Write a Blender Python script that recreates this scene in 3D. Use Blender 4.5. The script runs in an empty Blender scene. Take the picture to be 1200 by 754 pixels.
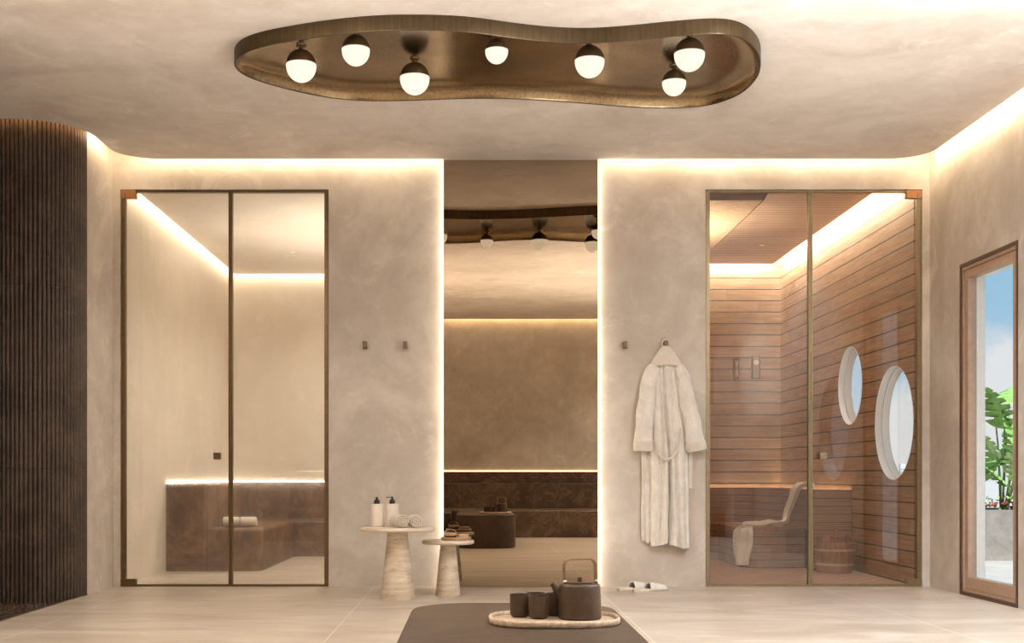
import bpy, bmesh, math, random
from mathutils import Vector, Matrix, noise as mnoise

random.seed(7)
S = bpy.context.scene
COL = S.collection
PI = math.pi
F, CZ, D = 1450.0, 0.743, 8.29      # focal length in px, eye height, distance to back wall

# ------------------------------------------------------------------ camera
cam = bpy.data.cameras.new('camera')
cam.sensor_fit = 'HORIZONTAL'; cam.sensor_width = 36.0
cam.lens = 36.0 * F / 1200
cam.shift_x = (600 - 556) / 1200; cam.shift_y = (558 - 377) / 1200
cam.clip_start = 0.05; cam.clip_end = 2000
co = bpy.data.objects.new('camera', cam); COL.objects.link(co)
co.location = (0, 0, CZ); co.rotation_euler = (PI / 2, 0, 0)
S.camera = co
S.view_settings.view_transform = 'Standard'; S.view_settings.look = 'None'
S.view_settings.gamma = 1; S.view_settings.use_curve_mapping = False
S.view_settings.exposure = .95
cy = S.cycles
cy.use_denoising = True
try: cy.denoiser = 'OPENIMAGEDENOISE'; cy.denoising_input_passes = 'RGB_ALBEDO_NORMAL'
except Exception: pass
cy.use_light_tree = True
cy.max_bounces = 10; cy.diffuse_bounces = 6; cy.glossy_bounces = 5; cy.transmission_bounces = 6
cy.transparent_max_bounces = 24; cy.sample_clamp_indirect = 4.0; cy.sample_clamp_direct = 0
cy.caustics_reflective = False; cy.caustics_refractive = False; cy.blur_glossy = 0.6

# ------------------------------------------------------------------ material helpers
def srgb(r, g, b):
    f = lambda c: (c / 255 / 12.92) if c / 255 <= .04045 else ((c / 255 + .055) / 1.055) ** 2.4
    return (f(r), f(g), f(b), 1)

class NT:
    def __init__(s, name):
        s.m = bpy.data.materials.new(name); s.m.use_nodes = True
        s.t = s.m.node_tree; s.n = s.t.nodes; s.l = s.t.links
        s.out = s.n['Material Output']; s.b = s.n['Principled BSDF']
    def new(s, typ, **kw):
        n = s.n.new(typ)
        for k, v in kw.items(): setattr(n, k, v)
        return n
    def link(s, a, b): s.l.new(a, b)
    def coords(s, scale=(1, 1, 1), kind='Object', rot=(0, 0, 0)):
        tc = s.new('ShaderNodeTexCoord'); mp = s.new('ShaderNodeMapping')
        mp.inputs['Scale'].default_value = scale; mp.inputs['Rotation'].default_value = rot
        s.link(tc.outputs[kind], mp.inputs[0]); return mp.outputs[0]
    def noise(s, vec, scale, detail=4, rough=.55, dist=0.0):
        n = s.new('ShaderNodeTexNoise'); s.link(vec, n.inputs['Vector'])
        n.inputs['Scale'].default_value = scale; n.inputs['Detail'].default_value = detail
        n.inputs['Roughness'].default_value = rough; n.inputs['Distortion'].default_value = dist
        return n.outputs['Fac']
    def ramp(s, fac, stops):
        r = s.new('ShaderNodeValToRGB'); s.link(fac, r.inputs[0]); e = r.color_ramp.elements
        while len(e) < len(stops): e.new(.5)
        for i, (p, c) in enumerate(stops):
            e[i].position = p; e[i].color = (tuple(c) + (1,))[:4]
        return r.outputs[0]
    def math(s, op, a, b=None, c=None):
        n = s.new('ShaderNodeMath', operation=op)
        for i, v in enumerate((a, b, c)):
            if v is None: continue
            if isinstance(v, (int, float)): n.inputs[i].default_value = v
            else: s.link(v, n.inputs[i])
        return n.outputs[0]
    def mix(s, fac, a, b, mode='MIX'):
        n = s.new('ShaderNodeMix', data_type='RGBA', blend_type=mode)
        for i, v in ((0, fac), (6, a), (7, b)):
            if isinstance(v, (int, float)): n.inputs[i].default_value = v
            elif isinstance(v, tuple): n.inputs[i].default_value = (v + (1,))[:4]
            else: s.link(v, n.inputs[i])
        return n.outputs[2]
    def bump(s, h, strength=.2, dist=.01):
        b = s.new('ShaderNodeBump'); b.inputs['Strength'].default_value = strength
        b.inputs['Distance'].default_value = dist; s.link(h, b.inputs['Height'])
        s.link(b.outputs[0], s.b.inputs['Normal']); return b
    def base(s, v):
        if isinstance(v, tuple): s.b.inputs['Base Color'].default_value = (v + (1,))[:4]
        else: s.link(v, s.b.inputs['Base Color'])
    def rough(s, v):
        if isinstance(v, (int, float)): s.b.inputs['Roughness'].default_value = v
        else: s.link(v, s.b.inputs['Roughness'])

def m_plaster(name, dark, mid, light, scale=1.0, bump=.12):
    t = NT(name); c = t.coords()
    a = t.noise(c, 1.3 * scale, 6, .62, .6); b = t.noise(c, 7 * scale, 5, .6, .3)
    f = t.math('ADD', t.math('MULTIPLY', a, .75), t.math('MULTIPLY', b, .25))
    pch = t.ramp(t.noise(c, 3.4 * scale, 9, .72, .8), [(.54, (0, 0, 0, 1)), (.68, (1, 1, 1, 1))])
    lt = tuple(min(.9, x * 1.16) for x in light)
    t.base(t.mix(t.math('MULTIPLY', pch, .55), t.ramp(f, [(.37, dark), (.5, mid), (.62, light)]), lt))
    t.rough(.72); t.bump(b, bump, .006); return t.m

def m_simple(name, col, rough=.5, metal=0.0, var=.12, vs=30, bump=0, aniso=None):
    t = NT(name); c = t.coords(aniso or (1, 1, 1)); n = t.noise(c, vs, 4)
    d = tuple(x * (1 - var) for x in col[:3]) + (1,); l = tuple(min(1, x * (1 + var)) for x in col[:3]) + (1,)
    t.base(t.ramp(n, [(.35, d), (.65, l)])); t.rough(rough)
    t.b.inputs['Metallic'].default_value = metal
    if bump: t.bump(n, bump, .002)
    return t.m

def m_emit(name, col, strength):
    t = NT(name); t.base((0, 0, 0, 1))
    t.b.inputs['Emission Color'].default_value = (*col[:3], 1)
    t.b.inputs['Emission Strength'].default_value = strength
    return t.m

def m_wood(name, c1, c2, c3, period=.111, axis='Z', groove=.09, along=1.25, rot=None, grain=1.0, rough=.5):
    """planks stacked along `axis`; grain runs across it"""
    t = NT(name)
    vec = t.coords(rot=rot or (0, 0, 0))
    sp = t.new('ShaderNodeSeparateXYZ'); t.link(vec, sp.inputs[0])
    X, Y, Z = sp.outputs
    if axis == 'Z': u, v, gs = Z, t.math('ADD', X, Y), (1.2, 1.2, 26)
    elif axis == 'Y': u, v, gs = Y, X, (1.2, 26, 26)
    else: u, v, gs = X, Y, (26, 1.2, 26)
    q = t.math('DIVIDE', u, period); idx = t.math('FLOOR', q); fr = t.math('FRACT', q)
    wn = t.new('ShaderNodeTexWhiteNoise', noise_dimensions='1D'); t.link(idx, wn.inputs['W'])
    seg = t.math('FLOOR', t.math('DIVIDE', t.math('ADD', v, t.math('MULTIPLY', wn.outputs[0], 7)), along * 1.7))
    w2 = t.new('ShaderNodeTexWhiteNoise', noise_dimensions='2D')
    cb = t.new('ShaderNodeCombineXYZ'); t.link(idx, cb.inputs[0]); t.link(seg, cb.inputs[1]); t.link(cb.outputs[0], w2.inputs['Vector'])
    mp = t.new('ShaderNodeMapping'); mp.inputs['Scale'].default_value = gs; t.link(vec, mp.inputs[0])
    off = t.new('ShaderNodeVectorMath', operation='ADD'); t.link(mp.outputs[0], off.inputs[0])
    c3v = t.new('ShaderNodeCombineXYZ'); t.link(t.math('MULTIPLY', w2.outputs[0], 40), c3v.inputs[1]); t.link(c3v.outputs[0], off.inputs[1])
    n = t.noise(off.outputs[0], 2.2 * grain, 5, .6, .8)
    f = t.math('ADD', t.math('MULTIPLY', n, .84), t.math('MULTIPLY', w2.outputs[0], .16))
    colr = t.ramp(f, [(.25, c1), (.5, c2), (.78, c3)])
    gm = t.math('LESS_THAN', fr, groove)
    t.base(t.mix(gm, colr, tuple(x * .06 for x in c1[:3]) + (1,)))
    t.rough(rough)
    h = t.math('SUBTRACT', t.math('MULTIPLY', n, .12), t.math('MULTIPLY', gm, 1.0))
    t.bump(h, .5, .004)
    return t.m

def m_glass(name, tint=(.95, .94, .91), refl=1.0, steam=0.0, rough=0.0):
    t = NT(name); t.n.remove(t.b)
    tr = t.new('ShaderNodeBsdfTransparent'); tr.inputs[0].default_value = (*tint, 1)
    gl = t.new('ShaderNodeBsdfGlossy'); gl.inputs['Roughness'].default_value = rough; gl.inputs[0].default_value = (1, 1, 1, 1)
    fr = t.new('ShaderNodeLayerWeight'); fr.inputs[0].default_value = .5
    fac = t.math('MULTIPLY', t.math('MULTIPLY_ADD', t.math('POWER', fr.outputs['Facing'], 5.0), .96, .04), refl)
    mx = t.new('ShaderNodeMixShader'); t.link(fac, mx.inputs[0]); t.link(tr.outputs[0], mx.inputs[1]); t.link(gl.outputs[0], mx.inputs[2])
    last = mx
    if steam:
        c = t.coords((1, 1, .5)); big = t.noise(c, 1.7, 3, .5)
        dr = t.coords((1, 1, .35)); fine = t.noise(dr, 95, 2, .7)
        drops = t.ramp(fine, [(.6, (0, 0, 0, 1)), (.68, (1, 1, 1, 1))])
        f = t.math('ADD', t.math('MULTIPLY', t.ramp(big, [(.35, (.45, .45, .45, 1)), (.7, (1, 1, 1, 1))]), steam),
                   t.math('MULTIPLY', t.math('MULTIPLY', drops, t.ramp(big, [(.45, (0, 0, 0, 1)), (.6, (1, 1, 1, 1))])), steam * .8))
        rg = t.new('ShaderNodeBsdfGlass'); rg.inputs['Roughness'].default_value = .65; rg.inputs['IOR'].default_value = 1.03; rg.inputs[0].default_value = (.99, .975, .95, 1)
        mr = t.new('ShaderNodeMixShader'); mr.inputs[0].default_value = .15; t.link(mx.outputs[0], mr.inputs[1]); t.link(rg.outputs[0], mr.inputs[2]); mx = mr
        tl = t.new('ShaderNodeBsdfTranslucent'); tl.inputs[0].default_value = (.95, .86, .74, 1)
        df = t.new('ShaderNodeBsdfDiffuse'); df.inputs[0].default_value = (.95, .86, .74, 1)
        md = t.new('ShaderNodeMixShader'); md.inputs[0].default_value = .35; t.link(tl.outputs[0], md.inputs[1]); t.link(df.outputs[0], md.inputs[2])
        m2 = t.new('ShaderNodeMixShader'); t.link(f, m2.inputs[0]); t.link(mx.outputs[0], m2.inputs[1]); t.link(md.outputs[0], m2.inputs[2])
        last = m2
    t.link(last.outputs[0], t.out.inputs[0]); return t.m

# ------------------------------------------------------------------ materials
M = {}
M['plaster'] = m_plaster('warm_plaster', (.455, .40, .345), (.535, .48, .42), (.64, .59, .53))
M['ceiling'] = m_plaster('ceiling_plaster', (.60, .53, .46), (.70, .63, .555), (.78, .715, .64), 1.1)
M['steamwall'] = m_plaster('steam_plaster', (.62, .56, .48), (.67, .61, .53), (.71, .65, .57), .7)
M['dark_void'] = m_simple('void_board', (.55, .48, .4, 1), .8)

def m_stone(name, a, b, c, vein, rough=.42, sc=1.0):
    t = NT(name); co_ = t.coords()
    n1 = t.noise(co_, 2.1 * sc, 8, .68, .9); n2 = t.noise(co_, 9 * sc, 6, .7, .4)
    f = t.math('ADD', t.math('MULTIPLY', n1, .7), t.math('MULTIPLY', n2, .3))
    base = t.ramp(f, [(.36, a), (.5, b), (.64, c)])
    v = t.ramp(t.math('ABSOLUTE', t.math('SUBTRACT', t.noise(co_, 3.3 * sc, 6, .65, 1.2), .5)), [(.0, (1, 1, 1, 1)), (.03, (0, 0, 0, 1))])
    t.base(t.mix(t.math('MULTIPLY', v, .35), base, vein)); t.rough(rough); t.bump(n2, .15, .004)
    return t
M['stone'] = m_stone('dark_brown_stone', (.036, .020, .012), (.075, .046, .029), (.135, .088, .058), (.30, .22, .16)).m
M['steam_stone'] = m_stone('warm_brown_stone', (.035, .015, .006), (.105, .050, .022), (.26, .145, .075), (.30, .2, .13), .5).m
M['stone_bench'] = m_stone('brown_polished_stone', (.030, .0175, .0095), (.047, .028, .0165), (.072, .046, .029), (.10, .07, .05), .46).m
t = m_stone('ribbed_stone', (.026, .015, .009), (.045, .028, .018), (.085, .056, .04), (.12, .085, .06), .5)
sp = t.new('ShaderNodeSeparateXYZ'); t.link(t.coords(), sp.inputs[0])
M['ribs'] = t.m
t = NT('wet_pebble_mosaic'); c_ = t.coords((1, 1, 1)); vo = t.new('ShaderNodeTexVoronoi'); vo.inputs['Scale'].default_value = 48; t.link(c_, vo.inputs['Vector'])
t.base(t.mix(t.ramp(vo.outputs['Distance'], [(.25, (0, 0, 0, 1)), (.6, (1, 1, 1, 1))]), t.ramp(t.noise(c_, 20), [(.35, (.10, .06, .04, 1)), (.65, (.42, .30, .22, 1))]), (.02, .014, .01, 1)))
t.rough(.15); t.bump(vo.outputs['Distance'], .5, .01); M['pebble'] = t.m

# floor: honed beige marble slabs with joints parallel to the walls and slanting veins
t = NT('beige_marble_floor'); c_ = t.coords()
cv = t.coords((1, 2.6, 1), rot=(0, 0, math.radians(24)))
n1 = t.noise(cv, 1.1, 7, .6, 1.4); n2 = t.noise(cv, 4.5, 6, .65, .8)
base = t.ramp(t.math('ADD', t.math('MULTIPLY', n1, .65), t.math('MULTIPLY', n2, .35)),
              [(.34, (.38, .31, .245, 1)), (.5, (.51, .44, .37, 1)), (.64, (.62, .56, .49, 1))])
v = t.ramp(t.math('ABSOLUTE', t.math('SUBTRACT', t.noise(cv, 1.5, 6, .6, 1.6), .5)), [(0, (1, 1, 1, 1)), (.022, (0, 0, 0, 1))])
base = t.mix(t.math('MULTIPLY', v, .22), base, (.36, .28, .215, 1))
sp = t.new('ShaderNodeSeparateXYZ'); t.link(c_, sp.inputs[0])
jx = t.math('LESS_THAN', t.math('FRACT', t.math('DIVIDE', t.math('ADD', sp.outputs[0], 2.15), 1.475)), .0045)
jy = t.math('LESS_THAN', t.math('FRACT', t.math('DIVIDE', t.math('ADD', sp.outputs[1], .55), 1.475 * 2)), .0025)
j = t.math('MAXIMUM', jx, jy)
t.base(t.mix(t.math('MULTIPLY', j, .7), base, (.80, .70, .58, 1)))
t.rough(t.ramp(n2, [(.3, (.28, .28, .28, 1)), (.7, (.36, .36, .36, 1))])); M['floor'] = t.m

W1, W2, W3 = (.24, .15, .092, 1), (.41, .285, .19, 1), (.57, .43, .31, 1)
M['wood'] = m_wood('sauna_wall_boards', W1, W2, W3)
M['wood_ceiling'] = m_wood('sauna_ceiling_slats', (.38, .235, .15, 1), (.50, .33, .215, 1), (.60, .42, .29, 1), .085, 'Y', .1, 3)
M['wood_bench'] = m_wood('sauna_bench_slats', (.17, .085, .045, 1), (.27, .145, .08, 1), (.37, .215, .13, 1), .0625, 'Z', .07, 2.3)
M['wood_seat'] = m_wood('sauna_seat_top', (.17, .085, .045, 1), (.27, .145, .08, 1), (.37, .215, .13, 1), .09, 'X', .06, 2.3)
M['wood_floor'] = m_wood('sauna_floor_boards', (.30, .20, .14, 1), (.38, .265, .19, 1), (.46, .33, .25, 1), .105, 'X', .05, 9, rot=(0, 0, math.radians(38)))
M['wood_plain'] = m_simple('plain_wood', (.36, .2, .11, 1), .5, 0, .25, 14, .1, (1, 1, 8))
M['wood_dark'] = m_simple('dark_wood_edge', (.15, .075, .04, 1), .55, 0, .2, 14, .1)
M['wood_bucket'] = m_simple('bucket_wood', (.27, .135, .075, 1), .5, 0, .25, 16, .1, (3, 3, .6))
M['wood_light'] = m_simple('light_wood', (.55, .38, .23, 1), .5, 0, .15, 22, .05)
M['wood_mid'] = m_simple('oak_wood', (.46, .29, .165, 1), .5, 0, .15, 22, .05)

def m_brushed(name, a, b, rough, z=1.0):
    t = NT(name); c_ = t.coords((14, 14, .7)); n = t.noise(c_, 5, 5, .6); n2 = t.noise(t.coords(), 2.4, 5, .6, .6)
    f = t.math('ADD', t.math('MULTIPLY', n, .45), t.math('MULTIPLY', n2, .55))
    t.base(t.ramp(f, [(.36, a), (.64, b)])); t.b.inputs['Metallic'].default_value = 1
    t.rough(t.math('ADD', rough - .06, t.math('MULTIPLY', n, .14))); t.bump(n, .08, .002); return t.m
M['brass'] = m_brushed('aged_brass', (.17, .115, .058, 1), (.42, .31, .18, 1), .20)
M['bronze_rim'] = m_brushed('brushed_bronze_rim', (.07, .05, .028, 1), (.15, .11, .065, 1), .42)
M['bronze'] = m_simple('bronze_profile', (.17, .11, .055, 1), .4, .85, .1, 40)
M['gold'] = m_simple('champagne_profile', (.30, .24, .145, 1), .4, .8, .1, 40)
M['copper'] = m_simple('copper_hinge', (.36, .18, .08, 1), .42, .8, .1, 40)
M['copper_band'] = m_simple('copper_handle', (.40, .245, .155, 1), .35, .8, .08, 40)
M['cap'] = m_simple('dark_bronze_cap', (.13, .085, .045, 1), .42, .8, .1, 20)
M['mirror'] = NT('bronze_mirror').m
b_ = M['mirror'].node_tree.nodes['Principled BSDF']; b_.inputs['Base Color'].default_value = (.47, .375, .27, 1); b_.inputs['Metallic'].default_value = 1; b_.inputs['Roughness'].default_value = .0
M['glass'] = m_glass('clear_glass', (.98, .97, .955), 1.3)
M['glass_steam'] = m_glass('steamed_glass', (.985, .975, .955), .8, .03)
M['glass_window'] = m_glass('window_glass', (.97, .98, .98), .15)
LEDC = (1.0, .77, .50)
LEDN = (1.0, .84, .64)
M['led'] = m_emit('warm_led', LEDC, 22)
M['led_orange'] = m_emit('amber_led', (1.0, .52, .2), 8)
M['led_mirror'] = m_emit('mirror_led', LEDN, 9)
M['led_steam'] = m_emit('steam_led', LEDN, 26)
M['led_sauna'] = m_emit('sauna_led', LEDN, 75)
M['led_steam_low'] = m_emit('steam_low_led', LEDN, 9)
M['led_right'] = m_emit('right_led', LEDC, 55)
M['led_rear'] = m_emit('rear_led', LEDC, 6)
M['led_low'] = m_emit('low_led', (1, .70, .42), 8)
M['globe'] = m_emit('opal_globe', (.93, .82, .68), .62)
M['downlight'] = m_emit('fill_downlight_lens', LEDN, 6)  # glowing lens of the added fill lamps

t = NT('travertine'); c_ = t.coords((1, 1, 7)); n = t.noise(c_, 6, 7, .65, .6); pit = t.noise(t.coords((1, 1, 3)), 42, 3, .6)
base = t.ramp(n, [(.34, (.54, .44, .32, 1)), (.5, (.68, .59, .47, 1)), (.66, (.80, .73, .63, 1))])
pm = t.ramp(pit, [(.66, (0, 0, 0, 1)), (.71, (1, 1, 1, 1))])
t.base(t.mix(pm, base, (.22, .15, .09, 1))); t.rough(.5); t.bump(t.math('SUBTRACT', t.math('MULTIPLY', n, .3), pm), .35, .003)
M['travertine'] = t.m
M['travertine_tray'] = m_simple('travertine_tray', (.50, .39, .285, 1), .5, 0, .22, 90, .15)
M['clay'] = m_simple('brown_stoneware', (.062, .036, .021, 1), .42, 0, .15, 60, .05)
M['clay_in'] = m_simple('stoneware_inside', (.045, .03, .022, 1), .5)
M['steel'] = m_simple('steel_boss', (.65, .58, .52, 1), .25, 1.0, .05)
M['bottle'] = m_simple('matt_cream_bottle', (.78, .70, .63, 1), .4, 0, .03)
M['black'] = m_simple('black_plastic', (.018, .015, .013, 1), .35, 0, .1)
M['bristle'] = m_simple('dark_bristles', (.05, .03, .02, 1), .9, 0, .3, 200)
def m_cloth(name, col, bs=260, strength=.5, var=.1):
    t = NT(name); c_ = t.coords(); n = t.noise(c_, bs, 3, .7); n2 = t.noise(c_, 14, 4, .6, .5)
    d = tuple(x * (1 - var * 1.7) for x in col) + (1,); l = tuple(min(1, x * (1 + var)) for x in col) + (1,)
    t.base(t.ramp(t.math('ADD', t.math('MULTIPLY', n, .4), t.math('MULTIPLY', n2, .6)), [(.35, d), (.65, l)])); t.rough(.95)
    t.b.inputs['Sheen Weight'].default_value = .3
    t.bump(t.math('ADD', n, n2), strength, .004); return t.m
M['fleece'] = m_cloth('cream_fleece', (.83, .785, .725), 150, 1.0, .09)
M['towel'] = m_cloth('towel_terry', (.72, .655, .58), 300, .5, .06)
M['linen'] = m_cloth('cream_linen', (.76, .71, .62), 260, .4, .05)
M['sole'] = m_simple('cream_sole', (.66, .58, .49, 1), .7, 0, .1, 30)
M['towel_groove_shade'] = m_simple('towel_groove_shade', (.34, .27, .20, 1), .9, 0, .1, 40)  # darker towel tone, paints shade into the spiral grooves
M['ribbon'] = m_simple('grey_ribbon', (.32, .26, .2, 1), .8)
M['white_paint'] = m_simple('white_reveal', (.80, .76, .70, 1), .5, 0, .03)
M['window_frame'] = m_simple('brown_window_frame', (.42, .29, .205, 1), .45, .0, .06)
M['window_dark'] = m_simple('dark_window_edge', (.11, .065, .04, 1), .5, .3, .06)
M['concrete'] = m_plaster('planter_concrete', (.24, .215, .19), (.29, .26, .235), (.34, .31, .28), 4)
M['terrace'] = m_plaster('terrace_paving', (.40, .385, .365), (.46, .445, .42), (.52, .50, .48), 2)
M['leaf'] = m_simple('monstera_leaf', (.30, .52, .15, 1), .4, 0, .3, 7)
M['leaf_pale'] = m_simple('variegated_leaf', (.60, .72, .40, 1), .45, 0, .3, 12)
M['leaf_red'] = m_simple('red_leaf', (.34, .09, .05, 1), .5, 0, .5, 14)
M['stem'] = m_simple('plant_stem', (.2, .3, .1, 1), .5)
M['soil'] = m_simple('soil', (.08, .05, .035, 1), .9, 0, .4, 40, .3)
M['tower'] = m_simple('pale_tower', (.62, .64, .68, 1), .6)
M['tower_glass'] = m_simple('tower_window_band', (.25, .3, .36, 1), .3)
M['plate_grey'] = m_simple('grey_plate', (.34, .28, .21, 1), .45, .0, .08)
M['dial'] = m_simple('cream_dial', (.80, .72, .56, 1), .4, 0, .03)
for k in ('leaf', 'leaf_pale', 'leaf_red'):
    b_ = M[k].node_tree.nodes['Principled BSDF']; b_.inputs['Subsurface Weight'].default_value = 0

# ------------------------------------------------------------------ object helpers
def mesh_obj(name, bm, mat, parent=None, smooth=False, angle=None):
    me = bpy.data.meshes.new(name)
    bmesh.ops.recalc_face_normals(bm, faces=bm.faces)
    bm.to_mesh(me); bm.free()
    mats = mat if isinstance(mat, (list, tuple)) else [mat]
    for m in mats: me.materials.append(m)
    o = bpy.data.objects.new(name, me); COL.objects.link(o)
    if parent: o.parent = parent
    if smooth or angle is not None:
        for p in me.polygons: p.use_smooth = True
        try: me.set_sharp_from_angle(angle=math.radians(angle if angle is not None else 40))
        except Exception: pass
    return o

def struct(name, bm, mat, parent=None, **kw):
    o = mesh_obj(name, bm, mat, parent, **kw)
    if parent is None: o['kind'] = 'structure'
    return o

def empty(name, loc=(0, 0, 0), rz=0):
    e = bpy.data.objects.new(name, None); COL.objects.link(e)
    e.location = loc; e.rotation_euler = (0, 0, rz); e.empty_display_size = .05; return e

def thing(name, label, cat, loc=(0, 0, 0), rz=0, group=None):
    e = empty(name, loc, rz); e['label'] = label; e['category'] = cat
    if group: e['group'] = group
    return e

def tag(o, label, cat, group=None, kind=None):
    o['label'] = label; o['category'] = cat
    if group: o['group'] = group
    if kind: o['kind'] = kind
    return o

def copy_tree(o, parent=None):
    c = o.copy(); COL.objects.link(c)
    if parent: c.parent = parent
    for ch in list(o.children): copy_tree(ch, c)
    return c

def box(bm, x0, x1, y0, y1, z0, z1, bev=0):
    vs = [bm.verts.new(p) for p in ((x0, y0, z0), (x1, y0, z0), (x1, y1, z0), (x0, y1, z0), (x0, y0, z1), (x1, y0, z1), (x1, y1, z1), (x0, y1, z1))]
    fs = [bm.faces.new([vs[i] for i in f]) for f in ((0, 3, 2, 1), (4, 5, 6, 7), (0, 1, 5, 4), (1, 2, 6, 5), (2, 3, 7, 6), (3, 0, 4, 7))]
    if bev:
        es = list({e for f in fs for e in f.edges})
        bmesh.ops.bevel(bm, geom=es, offset=bev, segments=3, profile=.6, affect='EDGES')
    return bm

def boxes(*bs):
    bm = bmesh.new()
    for b in bs: box(bm, *b)
    return bm

def lathe(bm, prof, seg=48, cx=0, cy_=0, sx=1, sy=1):
    """prof: list of (r, z); r==0 closes"""
    rings = []
    for r, z in prof:
        if r <= 1e-6: rings.append([bm.verts.new((cx, cy_, z))])
        else: rings.append([bm.verts.new((cx + r * sx * math.cos(2 * PI * i / seg), cy_ + r * sy * math.sin(2 * PI * i / seg), z)) for i in range(seg)])
    for a, b in zip(rings, rings[1:]):
        for i in range(seg):
            k = (i + 1) % seg
            if len(a) == 1 and len(b) == 1: continue
            if len(a) == 1: bm.faces.new((a[0], b[i], b[k]))
            elif len(b) == 1: bm.faces.new((a[i], a[k], b[0]))
            else: bm.faces.new((a[i], a[k], b[k], b[i]))
    return bm

def tube(bm, pts, r, seg=10, closed=False, cap=True, rfun=None, flat=None, up=Vector((0, 0, 1))):
    pts = [Vector(p) for p in pts]; n = len(pts); rings = []
    prev = None
    for i, p in enumerate(pts):
        a = pts[(i - 1) % n] if (closed or i > 0) else p; b = pts[(i + 1) % n] if (closed or i < n - 1) else p
        tn = (b - a).normalized()
        if prev is None:
            ref = up if abs(tn.dot(up)) < .95 else Vector((1, 0, 0))
            u = tn.cross(ref).normalized()
        else:
            u = (prev - tn * prev.dot(tn)).normalized()
        prev = u; w = tn.cross(u).normalized()
        rr = rfun(i / max(1, n - 1)) if rfun else r
        ru, rw = (rr, rr) if flat is None else (rr, rr * flat)
        rings.append([bm.verts.new(p + u * ru * math.cos(2 * PI * k / seg) + w * rw * math.sin(2 * PI * k / seg)) for k in range(seg)])
    m = n if closed else n - 1
    for i in range(m):
        a, b = rings[i], rings[(i + 1) % n]
        for k in range(seg):
            bm.faces.new((a[k], a[(k + 1) % seg], b[(k + 1) % seg], b[k]))
    if cap and not closed:
        bm.faces.new(rings[0][::-1]); bm.faces.new(rings[-1])
    return bm

def round_poly(pts, default=0.0, seg=8):
    """pts: (x, y[, r]) -> rounded outline"""
    out = []; n = len(pts)
    for i, p in enumerate(pts):
        r = p[2] if len(p) > 2 else default
        P = Vector(p[:2])
        if r <= 0: out.append(P); continue
        A = Vector(pts[i - 1][:2]); B = Vector(pts[(i + 1) % n][:2])
        da = (A - P).normalized(); db = (B - P).normalized()
        ang = da.angle(db); t = min(r / math.tan(ang / 2), (A - P).length * .49, (B - P).length * .49)
        r = t * math.tan(ang / 2); c = P + (da + db).normalized() * (r / math.sin(ang / 2))
        a0 = P + da * t - c; a1 = P + db * t - c
        th0 = math.atan2(a0.y, a0.x); th1 = math.atan2(a1.y, a1.x); dth = (th1 - th0 + PI) % (2 * PI) - PI
        for k in range(seg + 1):
            th = th0 + dth * k / seg; out.append(c + Vector((math.cos(th), math.sin(th))) * r)
    return out

def offset_poly(pts, d):
    """move a closed CCW outline inwards by d"""
    n = len(pts); out = []
    for i in range(n):
        a, p, b = pts[i - 1], pts[i], pts[(i + 1) % n]
        e1 = (p - a); e2 = (b - p)
        n1 = Vector((-e1.y, e1.x)).normalized() if e1.length > 1e-9 else Vector((0, 0)); n2 = Vector((-e2.y, e2.x)).normalized() if e2.length > 1e-9 else n1
        m = (n1 + n2)
        m = m.normalized() if m.length > 1e-6 else n1
        out.append(p + m * d / max(.5, m.dot(n1)))
    return out

def ccw(pts):
    a = sum(pts[i - 1].x * pts[i].y - pts[i].x * pts[i - 1].y for i in range(len(pts)))
    return pts if a > 0 else pts[::-1]

def prism(bm, pts, z0, z1, top_r=0.0, seg=4):
    pts = ccw([Vector(p[:2]) for p in pts]); rings = []
    levels = [(0, z0)]
    if top_r > 0:
        for k in range(seg + 1):
            a = PI / 2 * k / seg
            levels.append((top_r * (1 - math.cos(a)), z1 - top_r + top_r * math.sin(a)))
    else: levels.append((0, z1))
    for off, z in levels:
        q = offset_poly(pts, off) if off > 0 else pts
        rings.append([bm.verts.new((p.x, p.y, z)) for p in q])
    n = len(pts)
    for a, b in zip(rings, rings[1:]):
        for i in range(n): bm.faces.new((a[i], a[(i + 1) % n], b[(i + 1) % n], b[i]))
    f1 = bm.faces.new(rings[0][::-1]); f2 = bm.faces.new(rings[-1])
    f1.normal_update(); f2.normal_update(); bmesh.ops.triangulate(bm, faces=[f1, f2])
    return bm

def strip(bm, path, side, w, z0, z1, gap=0.0):
    """rectangular bar swept along an open 2-D path; side = +1/-1 gives on which side it sits"""
    P = [Vector(p) for p in path]; n = len(P); rings = []
    for i, p in enumerate(P):
        a = P[max(0, i - 1)]; b = P[min(n - 1, i + 1)]; e = (b - a).normalized(); nn = Vector((-e.y, e.x)) * side
        i0, i1 = p + nn * gap, p + nn * (gap + w)
        rings.append([bm.verts.new((i0.x, i0.y, z0)), bm.verts.new((i1.x, i1.y, z0)), bm.verts.new((i1.x, i1.y, z1)), bm.verts.new((i0.x, i0.y, z1))])
    for a, b in zip(rings, rings[1:]):
        for k in range(4): bm.faces.new((a[k], a[(k + 1) % 4], b[(k + 1) % 4], b[k]))
    bm.faces.new(rings[0][::-1]); bm.faces.new(rings[-1])
    return bm

def arc(cx, cy_, r, a0, a1, n=14, ry=None):
    ry = r if ry is None else ry
    return [(cx + r * math.cos(math.radians(a0 + (a1 - a0) * i / n)), cy_ + ry * math.sin(math.radians(a0 + (a1 - a0) * i / n))) for i in range(n + 1)]

# ================================================================== THE SETTING
XL, XR = -2.42, 3.05
CH = 2.85
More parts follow.
